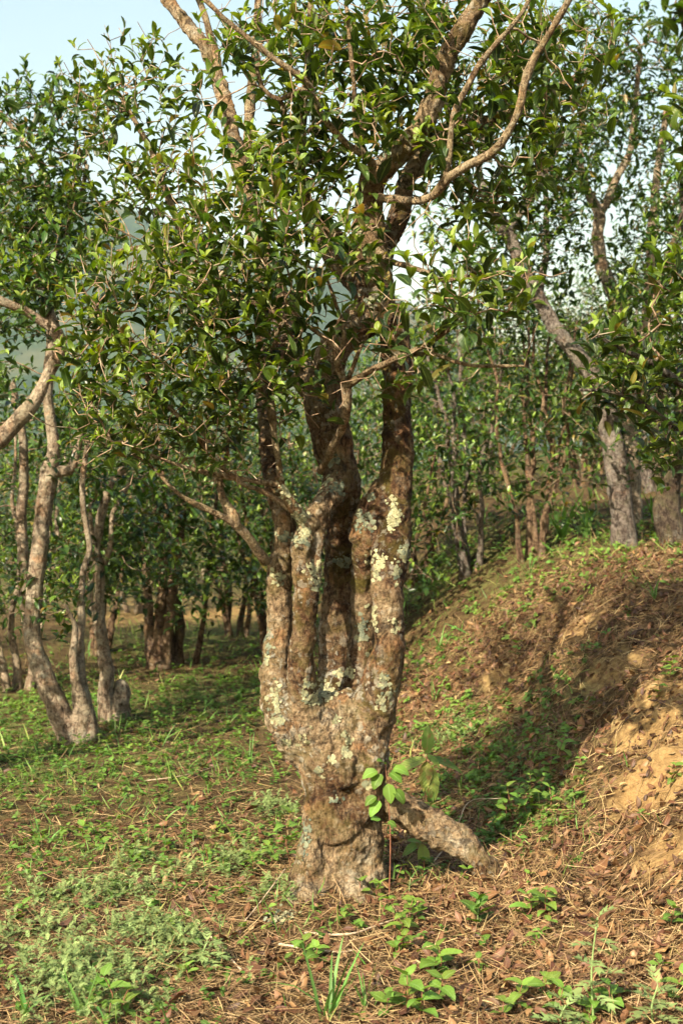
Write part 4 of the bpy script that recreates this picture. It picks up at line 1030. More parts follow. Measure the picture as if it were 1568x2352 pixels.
# near tree out of frame on the right: only its branch ends reach into the picture
nx_, ny_ = 2.35, 5.3; nz_ = G(nx_, ny_)
side_tree('near tea branches reaching in from the right edge over the bank', nx_, ny_, [
    wander((nx_, ny_, nz_ - .1), (2.2, 5.2, nz_ + 1.0), .13, .10, .1),
    catmull(np.array([[2.2, 5.2, nz_ + .95], [1.95, 5.05, 1.75], P(1620, 905, 4.9), P(1560, 880, 4.8), P(1500, 835, 4.72), P(1430, 805, 4.66), P(1370, 770, 4.6)]), np.array([.07, .045, .022, .016, .012, .009, .006]), .05),
    catmull(np.array([[1.95, 5.05, 1.75], P(1600, 1000, 4.95), P(1540, 975, 4.9), P(1480, 930, 4.85), P(1400, 900, 4.8), P(1330, 895, 4.76)]), np.array([.03, .018, .012, .009, .007, .005]), .05),
    catmull(np.array([[2.2, 5.2, nz_ + .95], [2.1, 4.9, 2.4], P(1690, 500, 4.6), P(1630, 300, 4.0), P(1590, 120, 3.4), P(1560, 20, 3.0)]), np.array([.07, .05, .035, .025, .015, .008]), .05),
    wander((2.2, 5.2, nz_ + .95), (2.6, 5.6, nz_ + 3.4), .08, .02, .3),
    wander((2.2, 5.2, nz_ + .95), (2.0, 5.9, nz_ + 3.2), .07, .02, .3)],
    [(2.5, 5.6, nz_ + 2.8, .8, .8, .7, 1)], 130, .078, M['barkgrey'], TEA_HI, nleaf=6, leafparts=120, lowmat='tea',
    blobs=[(1530, 680, 75, 110, 4.75, .2, 22), (1500, 850, 90, 60, 4.75, .2, 16), (1430, 900, 110, 40, 4.8, .15, 10), (1390, 770, 60, 50, 4.65, .15, 7), (1530, 1010, 60, 80, 4.9, .2, 10), (1560, 10, 45, 40, 3.0, .15, 5), (1600, 300, 50, 160, 4.0, .3, 16)], group=GB)

def random_tree(label, x, y, h, rad, nst, ntar, size, mat, tmpl, low=0.7, r0=0.032):
    z = G(x, y); stems = []
    for k in range(nst):
        a = R.uniform(0, 6.28); sp = R.uniform(.15, .7) * rad
        p0 = (x + .09 * math.cos(a), y + .09 * math.sin(a), z - .1); p1 = (x + sp * math.cos(a), y + sp * math.sin(a), z + h * R.uniform(.62, .85))
        p, r = wander(p0, p1, r0 * R.uniform(.7, 1.15), .010, .16, .08)
        r = r * (1 + 0.9 * np.exp(-np.arange(len(r)) / 2.5)); stems.append((p, r))
    crown = [(x, y, z + h * .68, rad, rad, h * .30, 3), (x + .3 * R.normal(), y + .3 * R.normal(), z + h * .33 + low * .1, rad, rad, h * .24, 2.6)]
    side_tree(label, x, y, stems, crown, ntar, size, mat, tmpl, nleaf=6, group=GB, step=.12, rtwig=.0019)

PX = lambda px, d: (px - CX) / FPX * d
SLOPE = [ray_ground(1085, 1305)[:2], ray_ground(1222, 1285)[:2], ray_ground(965, 1325)[:2]]
for args in (
    ('dark bushy tea tree close behind the old trunk on its left', PX(545, 15.0), 15.0, 3.0, 1.1, 5, 260, .10, 'barkbrown', TEA_LOW),
    ('tea tree of three dark stems right of the old trunk', SLOPE[0][0], SLOPE[0][1], 3.2, 1.05, 4, 230, .095, 'barkgrey', TEA_MID),
    ('slender many-stemmed tea tree before the far right clearing', SLOPE[1][0], SLOPE[1][1], 3.0, .95, 6, 200, .095, 'barkbrown', TEA_MID),
    ('tea tree half hidden behind the straight right stem', SLOPE[2][0], SLOPE[2][1], 3.2, 1.1, 4, 220, .10, 'barkbrown', TEA_MID),
    ('leafy tea tree hidden behind the old tree and lower than it', PX(840, 11.5), 11.5, 2.6, 1.1, 4, 260, .095, 'barkbrown', TEA_MID),
    ('brown tea tree with short forked trunk in the far right clearing', PX(1330, 18.5), 18.5, 3.2, 1.2, 4, 240, .11, 'barkbrown', TEA_LOW),
    ('farther brown tea tree standing right of the forked one in the clearing', PX(1400, 21), 21, 3.4, 1.3, 5, 240, .115, 'barkbrown', TEA_LOW),
    ('tea tree behind the leftmost pale stems', PX(45, 11.0), 11.0, 3.0, 1.2, 4, 300, .095, 'barkpale', TEA_MID),
    ('tea tree in the second row between the pale stems and brown stems', PX(225, 13.5), 13.5, 3.1, 1.2, 4, 320, .10, 'barkbrown', TEA_LOW),
    ('low tea tree behind the dark bushy one', PX(640, 19), 19, 2.8, 1.3, 4, 240, .11, 'barkbrown', TEA_LOW),
    ('tea tree at the left end of the sunlit clearing', PX(310, 19), 19, 3.0, 1.3, 4, 260, .11, 'barkpale', TEA_LOW),
    ('tea tree at the back of the sunlit clearing', PX(470, 27), 27, 3.3, 1.8, 4, 320, .125, 'barkpale', TEA_LOW),
    ('tea tree far back beyond the leftmost stems', PX(90, 18), 18, 3.1, 1.5, 4, 280, .11, 'barkbrown', TEA_LOW),
    ('tea tree far back on the left, its crown against the hill', PX(-60, 14), 14, 3.0, 1.3, 4, 200, .10, 'barkbrown', TEA_LOW),
    ('tea tree far back right of the grey trunk', PX(1500, 16), 16, 3.5, 1.4, 5, 280, .105, 'barkgrey', TEA_LOW),
    ('tea tree far back between the slender-stemmed tree and grey trunk', PX(1270, 24), 24, 3.4, 1.7, 4, 280, .12, 'barkbrown', TEA_LOW),
    ('tea tree far back behind the three dark stems', PX(1120, 19), 19, 3.6, 1.5, 4, 320, .115, 'barkgrey', TEA_LOW),
    ('tea tree far back behind the old tree stems', PX(800, 22), 22, 3.2, 1.7, 4, 280, .115, 'barkbrown', TEA_LOW),
    ('tea tree far back behind the lower left limb', PX(560, 34), 34, 3.5, 2.3, 4, 320, .15, 'barkbrown', TEA_LOW),
    ('tea tree farthest back behind the brown stems', PX(250, 30), 30, 3.5, 2.2, 4, 320, .14, 'barkbrown', TEA_LOW),
    ('tea tree farthest back on the left slope', PX(30, 32), 32, 3.5, 2.4, 4, 320, .15, 'barkbrown', TEA_LOW),
    ('tea tree farthest back right of the old trunk', PX(1010, 28), 28, 3.6, 2.0, 4, 320, .135, 'barkbrown', TEA_LOW),
    ('tea tree farthest back on the right slope', PX(1480, 30), 30, 3.6, 2.2, 4, 320, .14, 'barkbrown', TEA_LOW),
    ('tea tree in the last row seen through the clearing', PX(400, 42), 42, 3.8, 2.6, 4, 240, .19, 'barkbrown', TEA_LOW),
    ('tea tree in the last row at the far left', PX(120, 44), 44, 3.8, 2.8, 4, 240, .19, 'barkbrown', TEA_LOW),
    ('tea tree in the last row behind the old trunk', PX(720, 42), 42, 3.8, 2.6, 4, 240, .19, 'barkbrown', TEA_LOW),
    ('tea tree in the last row right of the old trunk', PX(1160, 38), 38, 3.8, 2.6, 4, 240, .18, 'barkbrown', TEA_LOW),
    ('tea tree in the last row behind the grey trunk', PX(1370, 38), 38, 3.8, 2.6, 4, 240, .18, 'barkbrown', TEA_LOW),
    ('tea tree in the last row below the gap of sky', PX(900, 34), 34, 3.6, 2.3, 4, 240, .16, 'barkbrown', TEA_LOW),
    ('tall leafy tea tree behind the lower left limb of the old tree', PX(430, 12.5), 12.5, 3.3, 1.0, 4, 240, .10, 'barkbrown', TEA_MID),
    ('tall leafy tea tree in the second row behind the forked stems', PX(640, 13.0), 13.0, 3.4, 1.1, 4, 250, .10, 'barkbrown', TEA_MID),
    ('tea tree on the right slope beyond the picture edge', PX(1640, 13), 13, 3.6, 1.4, 4, 200, .10, 'barkgrey', TEA_LOW),
    ):
    lab, x, y, h, rd, ns, nt_, sz, mt, tm = args
    random_tree(lab, x, y, h, rd, ns + 1, int(nt_ * 1.6), sz * 1.0, M[mt], tm)

# ------------------------------------------------------------------ litter and ground cover
def field_points(n, ymin=2.7, ymax=12, power=1.6, margin=0.9):
    """points on the ground, denser nearby"""
    u = R.uniform(size=n); a = 1 - power
    y = (ymin ** a + u * (ymax ** a - ymin ** a)) ** (1 / a)
    half = y * CX / FPX + margin
    x = R.uniform(-1, 1, n) * half
    return np.stack([x, y], -1)

def bank_points(n):
    return np.stack([R.uniform(.2, 3.2, n), R.uniform(4.0, 10.5, n)], -1)

def clear_of_trunk(xy):
    return ((xy[:, 0] - TB[0]) ** 2 + (xy[:, 1] - TB[1]) ** 2) > 0.17 ** 2

def gnormal(xy):
    e = 0.04
    dx = (ground(xy[:, 0] + e, xy[:, 1]) - ground(xy[:, 0] - e, xy[:, 1])) / (2 * e)
    dy = (ground(xy[:, 0], xy[:, 1] + e) - ground(xy[:, 0], xy[:, 1] - e)) / (2 * e)
    return nrm(np.stack([-dx, -dy, np.ones(len(xy))], -1))

def on_ground(xy):
    return np.concatenate([xy, ground(xy[:, 0], xy[:, 1])[:, None]], 1)

def tangent(nr, ang):
    e1 = nrm(np.cross(nr, np.array([0, 1., 0]))); e2 = np.cross(nr, e1)
    return e1 * np.cos(ang)[:, None] + e2 * np.sin(ang)[:, None]

STRAW = [leaf_template([0, .4, .75, 1], [.012, .013, .011, .006], b, .5, 0, 0) for b in (.15, .5, -.4, .9)]
DEADT = [leaf_template(ST6, [0, .13, .21, .23, .17, .075, 0], b, f, w, t, c) for b, f, w, t, c in ((.6, .5, .3, .2, .1), (-.8, -.4, -.2, .3, .2), (1.3, .8, .3, -.3, 0), (-.3, .9, .3, .1, 0), (.9, -.6, .4, .5, .2))]
DEADS = [leaf_template(ST4, [0, .2, .19, 0], b, f, w, t) for b, f, w, t in ((.6, .5, .3, .2), (-.8, -.4, -.2, .3), (1.3, .7, .3, -.3))]
OVATE = [leaf_template([0, .12, .3, .5, .7, .87, 1], [0, .20, .30, .29, .21, .11, 0], b, f, w, 0, 0, .06) for b, f, w in ((.5, .25, .1), (.9, .3, -.1), (.2, .2, .15), (1.2, .2, .1))]
OVATE_S = [leaf_template(ST4, [0, .29, .24, 0], b, f) for b, f in ((.4, .3), (.9, .2), (.1, .3))]
BLADE = [leaf_template([0, .3, .6, .85, 1], [.016, .020, .016, .009, 0], b, .35) for b in (.5, 1.0, 1.5, .2)]
LANCE = [leaf_template([0, .2, .5, .8, 1], [.03, .09, .10, .05, 0], b, f) for b, f in ((.6, .5), (.2, .4), (1.0, .5))]

def lobed(bend, seed):
    """a feathery, deeply cut leaf"""
    rng = random.Random(seed); V, T, ac, al = [], [], [], []
    def put(x, y, acr):
        th = bend * x; z = -(1 - math.cos(th)) / bend + abs(y) * .25; V.append((math.sin(th) / bend, y, z)); ac.append(acr); al.append(x); return len(V) - 1
    st = [.22, .46, .68]
    for k, s in enumerate(st):
        L = (.30, .36, .25)[k]
        for sd in (-1, 1):
            for fx, sc, off in ((.22, 1, 0), (.05, .70, -.05)):
                a = put(s - .03 + off, 0, 0); b = put(s + .06 + off, 0, 0)
                l = L * sc * rng.uniform(.8, 1.1); dx = fx + .10
                m1 = put(s + dx * .45 - .03 + off, sd * l * .55, .6); m2 = put(s + dx * .5 + .045 + off, sd * l * .50, .6); tpt = put(s + dx + off, sd * l, 1)
                q = [(a, b, m2), (a, m2, m1), (m1, m2, tpt)]
                T += q if sd < 0 else [(c, b_, a_) for a_, b_, c in q]
    for y0, y1, x1 in ((-.07, .02, .92), (-.03, .03, 1.04), (-.02, .07, .9)):
        a = put(.66, y0, .5); b = put(.66, y1, .5); m = put(.82, y0 * 1.5, .7); m2 = put(.82, y1 * 1.5, .7); c = put(x1, (y0 + y1), .9); T += [(a, m, b), (b, m, m2), (m, c, m2)]
    a = put(0, -.016, 0); b = put(0, .016, 0); c = put(.7, 0, 0); T.append((a, c, b))
    return np.array(V), np.zeros((0, 4), int), np.array(T), np.array(ac), np.array(al)
MUG = [lobed(b, s) for b, s in ((.5, 1), (.9, 2), (.3, 3), (1.2, 4))]

def stuff_obj(name, bag, mat, label):
    tag(obj(name, bag.mesh(name, mat, (0, 0, 0), 'leaf')), label, None, None, 'stuff')

def build_litter():
    # straw
    xy = np.vstack([field_points(70000, 2.7, 13, 1.7), field_points(48000, 2.7, 6.0, 1.4), bank_points(46000)])
    den = 0.75 + 0.5 * fbm(np.c_[xy * 1.7, xy[:, :1] * 0], 3, 4); den -= 0.45 * spots(xy, SOIL_SPOTS); den -= 0.25 * spots(xy, GREEN_SPOTS)
    xy = xy[(R.uniform(size=len(xy)) < den) & clear_of_trunk(xy)]
    nr = gnormal(xy); n = len(xy)
    ang = R.uniform(0, 6.28, n)
    d = tangent(nr, ang) + nr * (np.abs(R.normal(size=n)) * 0.16 - 0.02)[:, None]
    p = on_ground(xy) + nr * R.uniform(0.002, 0.018, n)[:, None]
    sc = R.gamma(4, .021, n) * np.clip(.75 + xy[:, 1] * .05, .8, 1.5)
    wide = R.uniform(.5, 1.6, n) * 0.09 / np.maximum(sc, .03)
    age = np.clip(R.normal(.56, .25, n), 0, 1)
    b = Bag(); scatter(b, STRAW, p, d, nr + R.normal(size=(n, 3)) * .5, sc, age, R.uniform(size=n), np.clip(wide, .4, 3) * 1.0)
    stuff_obj('straw', b, M['straw'], 'dry tan straw and broken stems strewn over the ground')
    # dead leaves, small bits
    xy = np.vstack([field_points(24000, 2.7, 12, 1.8), bank_points(22000)]); den = .5 + .5 * fbm(np.c_[xy * 1.3, xy[:, :1] * 0], 3, 44) + .25 * (xy[:, 0] > 0.2) - .5 * spots(xy, SOIL_SPOTS) - .4 * spots(xy, GREEN_SPOTS)
    xy = xy[(R.uniform(size=len(xy)) < den) & clear_of_trunk(xy)]; n = len(xy); nr = gnormal(xy)
    b = Bag(); scatter(b, DEADS, on_ground(xy) + nr * R.uniform(.004, .022, n)[:, None], tangent(nr, R.uniform(0, 6.28, n)) + nr * (R.normal(size=n) * .25)[:, None], nr + R.normal(size=(n, 3)) * .5, R.uniform(.022, .07, n), np.clip(R.normal(.38, .25, n), 0, 1), R.uniform(size=n))
    stuff_obj('leaf_litter', b, M['dead'], 'small brown and reddish dead leaf bits scattered over the ground')
    # creeping weeds
    xy = np.vstack([field_points(19000, 2.7, 14, 1.5, 1.2), bank_points(3600)])
    g = spots(xy, GREEN_SPOTS); den = 0.06 + 1.0 * g + .25 * np.clip(fbm(np.c_[xy * 1.1, xy[:, :1] * 0], 3, 90), 0, 1) - .8 * spots(xy, SOIL_SPOTS)
    den = den * np.where((xy[:, 1] < 4.4) & (xy[:, 0] > -.3), .45, 1)
    xy = xy[(R.uniform(size=len(xy)) < den) & clear_of_trunk(xy)]
    Ps, Ds, Us, Sc, Ag = [], [], [], [], []
    nr = gnormal(xy); p0 = on_ground(xy); n = len(xy); hgt = R.gamma(3, .012, n); lean = nrm(nr + R.normal(size=(n, 3)) * .35)
    tone = np.clip(.45 + .4 * fbm(np.c_[xy * 2.3, xy[:, :1] * 0], 3, 6) + R.normal(size=n) * .12, 0, 1)
    for k in range(7):
        t = k / 6; az = R.uniform(0, 6.28, n)
        d = tangent(nr, az) + nr * R.uniform(.0, .6, n)[:, None]
        Ps.append(p0 + lean * (hgt * (0.3 + .9 * t))[:, None]); Ds.append(d); Us.append(nr + R.normal(size=(n, 3)) * .25); Sc.append(R.uniform(.016, .042, n) * np.clip(.7 + .06 * xy[:, 1], .8, 1.4)); Ag.append(np.clip(tone + .15 * t, 0, 1))
    b = Bag(); m = n * 7; scatter(b, OVATE_S, np.vstack(Ps), np.vstack(Ds), np.vstack(Us), np.concatenate(Sc), np.concatenate(Ag), R.uniform(size=m))
    stuff_obj('creeping_weeds', b, M['herb'], 'low bright green weeds carpeting the ground in patches')
    # fine grass
    xy = field_points(26000, 2.7, 24, 1.5, 1.2); g = spots(xy, GREEN_SPOTS); den = .14 + .9 * g + .4 * np.clip(fbm(np.c_[xy * .9, xy[:, :1] * 0], 3, 120), 0, 1) + .5 * sstep(10, 14, xy[:, 1]) - .5 * spots(xy, SOIL_SPOTS)
    den = den * np.where((xy[:, 1] < 4.6) & (xy[:, 0] > -.5), .4, 1)
    xy = xy[(R.uniform(size=len(xy)) < den) & clear_of_trunk(xy)]; n = len(xy); nr = gnormal(xy)
    d = nr + tangent(nr, R.uniform(0, 6.28, n)) * R.uniform(.2, 1.1, n)[:, None]
    b = Bag(); scatter(b, BLADE, on_ground(xy), d, R.normal(size=(n, 3)) + nr * .3, R.gamma(4, .0135, n) * np.clip(.6 + .08 * xy[:, 1], .8, 2), np.clip(R.normal(.5, .3, n), 0, 1), R.uniform(size=n), R.uniform(.8, 2.0, n))
    stuff_obj('grass', b, M['grass'], 'thin green grass blades sprouting through the litter')
    # mugwort carpet, lower left
    cs = [(230, 2230, .26, 150), (330, 2150, .14, 60), (150, 2290, .2, 70), (260, 2060, .14, 60), (60, 2170, .13, 36), (420, 2170, .06, 16), (640, 1870, .11, 46), (120, 2080, .14, 30), (640, 2060, .10, 30), (545, 1990, .12, 30), (1040, 1700, .16, 40), (470, 2010, .1, 20), (300, 1990, .1, 18)]
    Ps, Ds, Us, Sc, Ag = [], [], [], [], []
    for px, py, r, n in cs:
        c = ray_ground(px, py)
        for q in range(int(n * .95)):
            xy1 = c[:2] + R.normal(size=2) * r * np.array([.75, .75]); z = G(*xy1); h = R.uniform(.03, .10)
            for k in range(9):
                az = R.uniform(0, 6.28); t = k / 8
                Ps.append((xy1[0], xy1[1], z + h * t)); Ds.append((math.cos(az), math.sin(az), R.uniform(.1, 1.1) + .5 * t)); Us.append((-math.cos(az) * .4 + R.normal() * .2, -math.sin(az) * .4 + R.normal() * .2, 1)); Sc.append(R.uniform(.028, .052) * (1 - .3 * t)); Ag.append(np.clip(.35 + .3 * t + R.normal() * .13, 0, 1))
    b = Bag(); scatter(b, MUG, np.array(Ps), np.array(Ds), np.array(Us), np.array(Sc), np.array(Ag), R.uniform(size=len(Ps)))
    stuff_obj('mugwort_carpet', b, M['mug'], 'feathery grey-green mugwort spreading over the lower left ground')
build_litter()

# ------------------------------------------------------------------ single plants
def stem_obj(parent, base, pts, r0, r1, mat, name='stem'):
    p, r = catmull(np.array(pts), np.linspace(r0, r1, len(pts)), .02); V, Q, T = tube(p, r, 6)
    b = Bag(); b.add(V, Q, T); return obj(name, b.mesh(name, mat, base), parent)

def pick_leaf(key, tm, mat, age):
    a = min((0.1, 0.3, 0.5, 0.7, 0.9), key=lambda q: abs(q - age)); return leaf_mesh(key, tm, int(R.integers(0, len(tm))), a, mat)

def seedling(px, py, h, nodes, size, age, label, group, wide=1.0, mat='herb', tm=None, key='ovate', stem='redstem', up=.25):
    b = ray_ground(px, py); b[2] -= .004
    t = empty('seedling', b, label, 'plant', group)
    top = b + np.array([R.normal() * .015, R.normal() * .015, h]); mid = (b + top) / 2 + np.append(R.normal(size=2) * .012, 0)
    stem_obj(t, b, [b, mid, top], .0026, .0014, M[stem])
    az0 = R.uniform(0, 3.14)
    for k in range(nodes):
        f = (k + 1) / nodes; p = b * (1 - f) ** 2 + 2 * f * (1 - f) * mid + top * f * f
        s = 1.5 * size * (1.0 - .35 * f ** 2) * (0.75 if k == 0 else 1)
        for sd in (0, 1):
            az = az0 + k * 1.57 + sd * 3.14 + R.normal() * .25
            d = (math.cos(az), math.sin(az), up + .25 * f + R.normal() * .12)
            leaf_object('leaf', pick_leaf(key, tm or OVATE, M[mat], age + .25 * f + R.normal() * .08), t, b, p, d, (R.normal() * .2, R.normal() * .2, 1), float(s * R.uniform(.8, 1.15)), wide * float(R.uniform(.9, 1.1)))
    return t

ORD = ['first', 'second', 'third', 'fourth', 'fifth', 'sixth', 'seventh', 'eighth', 'ninth', 'tenth', 'eleventh', 'twelfth', 'thirteenth', 'fourteenth', 'fifteenth']
def zone(noun, where, group, items):
    """items: (px, py, h, nodes, size, age); label by order from the left"""
    items = sorted(items)
    for k, (px, py, h, nd, sz, ag) in enumerate(items):
        lab = f'{noun} {where}' if len(items) == 1 else f'{ORD[k]} {noun} from the left, {where}'
        seedling(px, py, h, nd, sz, ag, lab, group)

GP = 'seedlings in the foreground litter'
zone('bright green seedling', 'along the bottom edge left of the middle', GP, [(205, 2330, .09, 3, .055, .55), (262, 2318, .11, 3, .06, .6), (300, 2340, .08, 3, .055, .6), (250, 2350, .07, 2, .055, .5)])
zone('broad-leaved seedling', 'below the trunk near the bottom edge', GP, [(700, 2215, .08, 3, .058, .6), (735, 2225, .07, 3, .05, .45)])
zone('toothed green seedling', 'in a clump right below the trunk', GP, [(915, 2150, .09, 4, .055, .6), (945, 2120, .09, 4, .05, .6), (930, 2190, .07, 3, .05, .55), (905, 2200, .06, 3, .045, .55)])
zone('large-leaved green seedling', 'at the bottom edge right of the middle', GP, [(930, 2330, .12, 4, .07, .62), (985, 2250, .12, 4, .07, .65), (1000, 2320, .09, 3, .065, .5), (960, 2350, .1, 3, .07, .6), (890, 2335, .07, 3, .05, .5), (1020, 2240, .08, 3, .06, .6)])
zone('small seedling', 'in the straw just under the trunk foot', GP, [(835, 2070, .07, 2, .052, .6), (880, 2110, .06, 2, .05, .6), (868, 2070, .07, 3, .045, .6), (905, 2030, .08, 3, .038, .55), (735, 2130, .06, 2, .035, .4), (800, 2120, .05, 2, .045, .5)])
zone('small seedling', 'near the two round seeds', GP, [(1100, 2235, .05, 3, .04, .55), (1120, 2190, .06, 3, .042, .55), (1225, 2180, .05, 3, .045, .55), (1510, 2240, .05, 3, .04, .5)])
zone('pale green seedling', 'in the brown leaves of the lower right', GP, [(1195, 2120, .11, 4, .055, .62), (1255, 2110, .11, 4, .06, .62), (1215, 2050, .06, 2, .035, .55), (1240, 2160, .07, 2, .045, .7)])
zone('oval-leaved seedling', 'at the bottom edge on the right', GP, [(1180, 2330, .09, 3, .058, .6), (1240, 2300, .08, 3, .055, .55), (1290, 2330, .09, 3, .055, .55), (1345, 2345, .07, 3, .06, .55), (1400, 2320, .08, 3, .06, .5), (1150, 2345, .06, 2, .055, .65), (1540, 2310, .1, 3, .06, .55)])
zone('leafy green plant', 'in the patch above the exposed root', GP, [(1170, 1870, .14, 4, .06, .6), (1215, 1880, .16, 5, .065, .65), (1255, 1870, .12, 4, .055, .55), (1160, 1895, .1, 3, .05, .5), (1260, 1790, .15, 4, .055, .6), (1290, 1760, .15, 4, .055, .6), (1225, 1830, .1, 3, .05, .5), (1330, 1800, .12, 4, .05, .5)])
zone('weedy sprig', 'on the shaded bank behind the exposed root', GP, [(1100, 1790, .10, 4, .045, .2), (1140, 1730, .12, 4, .045, .25), (1180, 1800, .10, 4, .04, .3), (1075, 1840, .06, 3, .035, .25), (1210, 1700, .1, 3, .045, .4), (1185, 1515, .12, 3, .06, .4)])
zone('green sprig', 'on the bare soil at the right edge', GP, [(1545, 1800, .09, 4, .05, .6), (1530, 1560, .12, 4, .06, .7), (1500, 1620, .12, 4, .055, .5), (1535, 2130, .08, 3, .05, .5), (1470, 1890, .05, 3, .04, .5)])
zone('bright sprig', 'in the grass left of the trunk foot', GP, [(480, 1990, .09, 3, .05, .6), (520, 2010, .07, 3, .045, .5), (580, 2010, .09, 4, .05, .55), (620, 1990, .1, 4, .055, .55), (500, 2090, .08, 3, .05, .5), (380, 1960, .06, 3, .045, .4), (240, 1960, .06, 3, .045, .5), (560, 2060, .06, 3, .04, .55)])
zone('weed clump', 'on the left side of the foreground', GP, [(40, 2120, .07, 4, .045, .3), (190, 1935, .08, 3, .055, .6), (225, 1925, .07, 3, .05, .6), (350, 2100, .05, 3, .045, .3), (440, 2260, .05, 3, .045, .55), (330, 1935, .06, 3, .045, .5)])
# plants with a character of their own
seedling(858, 2000, .085, 3, .055, .45, 'leafy seedling rooted in the dark hollow beneath the root', None)
seedling(668, 1990, .24, 4, .065, .55, 'tall thin seedling on a dark stem against the left of the trunk foot', None)
seedling(940, 2055, .07, 2, .06, .15, 'pair of dark glossy leaves standing below the exposed root', None, .75, 'tea', TEA_HI, 'teah', 'greenstem', .9)
seedling(1095, 2140, .11, 4, .075, .12, 'dark green upright plant with pointed leaves in the lower right straw', None, .8, 'herb', OVATE, 'ovate', 'greenstem', .75)
seedling(965, 2020, .09, 2, .055, .35, 'small seedling with a tilted oval leaf in straw under the root', None, .9)
seedling(1060, 2035, .06, 2, .045, .62, 'bright seedling of four small leaves below the root tip', None)

def trunk_sprout():
    b = ray_ground(895, 1900); b = P(893, 1905, 4.98); g = G(b[0], b[1])
    t = empty('seedling', (b[0], b[1], g - .01), 'bright green leafy sprout in front of the trunk where the root begins', 'plant')
    base = np.array([b[0], b[1], g - .01]); top = P(885, 1755, 4.98)
    stem_obj(t, base, [base, (base + top) / 2 + np.array([.012, 0, 0]), top], .003, .0018, M['redstem'])
    for px, py, dx, dz, s in ((852, 1772, -1, .1, .06), (868, 1778, -.6, -.5, .06), (893, 1800, .2, -1, .065), (918, 1815, .9, -.5, .06), (862, 1840, -.7, -.6, .062), (915, 1765, 1, .15, .06), (880, 1755, -.2, .5, .05), (900, 1775, .7, -.2, .055), (846, 1830, -1, -.2, .05), (862, 1880, -.6, .1, .04), (893, 1888, .8, .0, .035)):
        p = P(px, py, 4.97) * .5 + (base + (top - base) * .75) * .5; p = P(px * .55 + 886 * .45, py, 4.97)
        leaf_object('leaf', pick_leaf('ovate', OVATE, M['herb'], .5 + R.uniform(0, .3)), t, base, p, (dx, -.5, dz), (0, -.6, 1), s * 1.25, 1.15)
trunk_sprout()

def melastome(px, py, label, h, sc, lv):
    b = ray_ground(px, py); t = empty('broad_leaved_plant', b, label, 'plant')
    top = b + np.array([.0 * sc, 0, h]); stem_obj(t, b, [b, b + np.array([-.012 * sc, 0, h * .5]), top], .004 * sc, .0028 * sc, M['redstem'])
    for f, dx, dy, dz, s, ag, up in lv:
        p = b + (top - b) * f
        leaf_object('leaf', leaf_mesh('melas', [leaf_template([0, .12, .3, .5, .7, .87, 1], [0, .14, .215, .225, .17, .085, 0], .5, .25)], 0, ag, M['melas']), t, b, p, (dx, dy, dz), up, s * sc * 1.3)
melastome(980, 1850, 'broad-leaved plant with ribbed yellow-green leaves on a red stem beside the trunk', .28, 1.0,
          [(1.0, .05, -.1, 1, .125, .3, (.1, -1, .2)), (.98, .5, -.4, -.3, .08, .3, (0, -.3, 1)), (.9, -1, -.15, -.25, .17, .5, (0, -.4, 1)), (.9, 1, .1, -.2, .18, .1, (0, -.3, 1)), (.85, -.15, -.6, -.9, .13, .9, (0, -1, .6)), (.8, .25, -.7, -1.2, .17, .6, (.2, -1, .5))])
melastome(968, 1985, 'small drooping ribbed plant under the exposed root', .10, .75,
          [(1.0, -.9, -.4, -.4, .12, .3, (0, -.4, 1)), (.95, 1, -.1, .25, .12, .2, (0, -.5, 1)), (.9, .15, -.6, -1, .13, .8, (0, -1, .5)), (.9, -.6, -.2, .3, .08, .3, (0, -.4, 1))])

def tall_mugwort(px, py, h, label, n=16):
    b = ray_ground(px, py); t = empty('mugwort', b, label, 'plant')
    top = b + np.array([.01, -.01, h]); stem_obj(t, b, [b, (b + top) / 2 + np.array([-.012, 0, 0]), top], .0042, .0022, M['greenstem'])
    for k in range(n):
        f = .12 + .88 * k / (n - 1); az = k * 2.4 + .4; p = b + (top - b) * f
        leaf_object('leaf', leaf_mesh('mug', MUG, int(R.integers(0, 4)), (0.3, 0.5, 0.7)[k % 3], M['mug']), t, b, p, (math.cos(az), math.sin(az), .25 + .9 * max(0, f - .8) * 5), (0, 0, 1), .115 * (1 - .35 * f))
tall_mugwort(1362, 2350, .33, 'tall feathery mugwort standing upright at the bottom right', 14)
tall_mugwort(1500, 2360, .13, 'low mugwort in the bottom right corner', 12)
tall_mugwort(1290, 2365, .08, 'low mugwort at the foot of the tall feathery one', 10)
tall_mugwort(335, 2145, .10, 'upright mugwort at the top of the feathery carpet', 12)
tall_mugwort(470, 2225, .09, 'separate mugwort tuft right of the feathery carpet', 12)

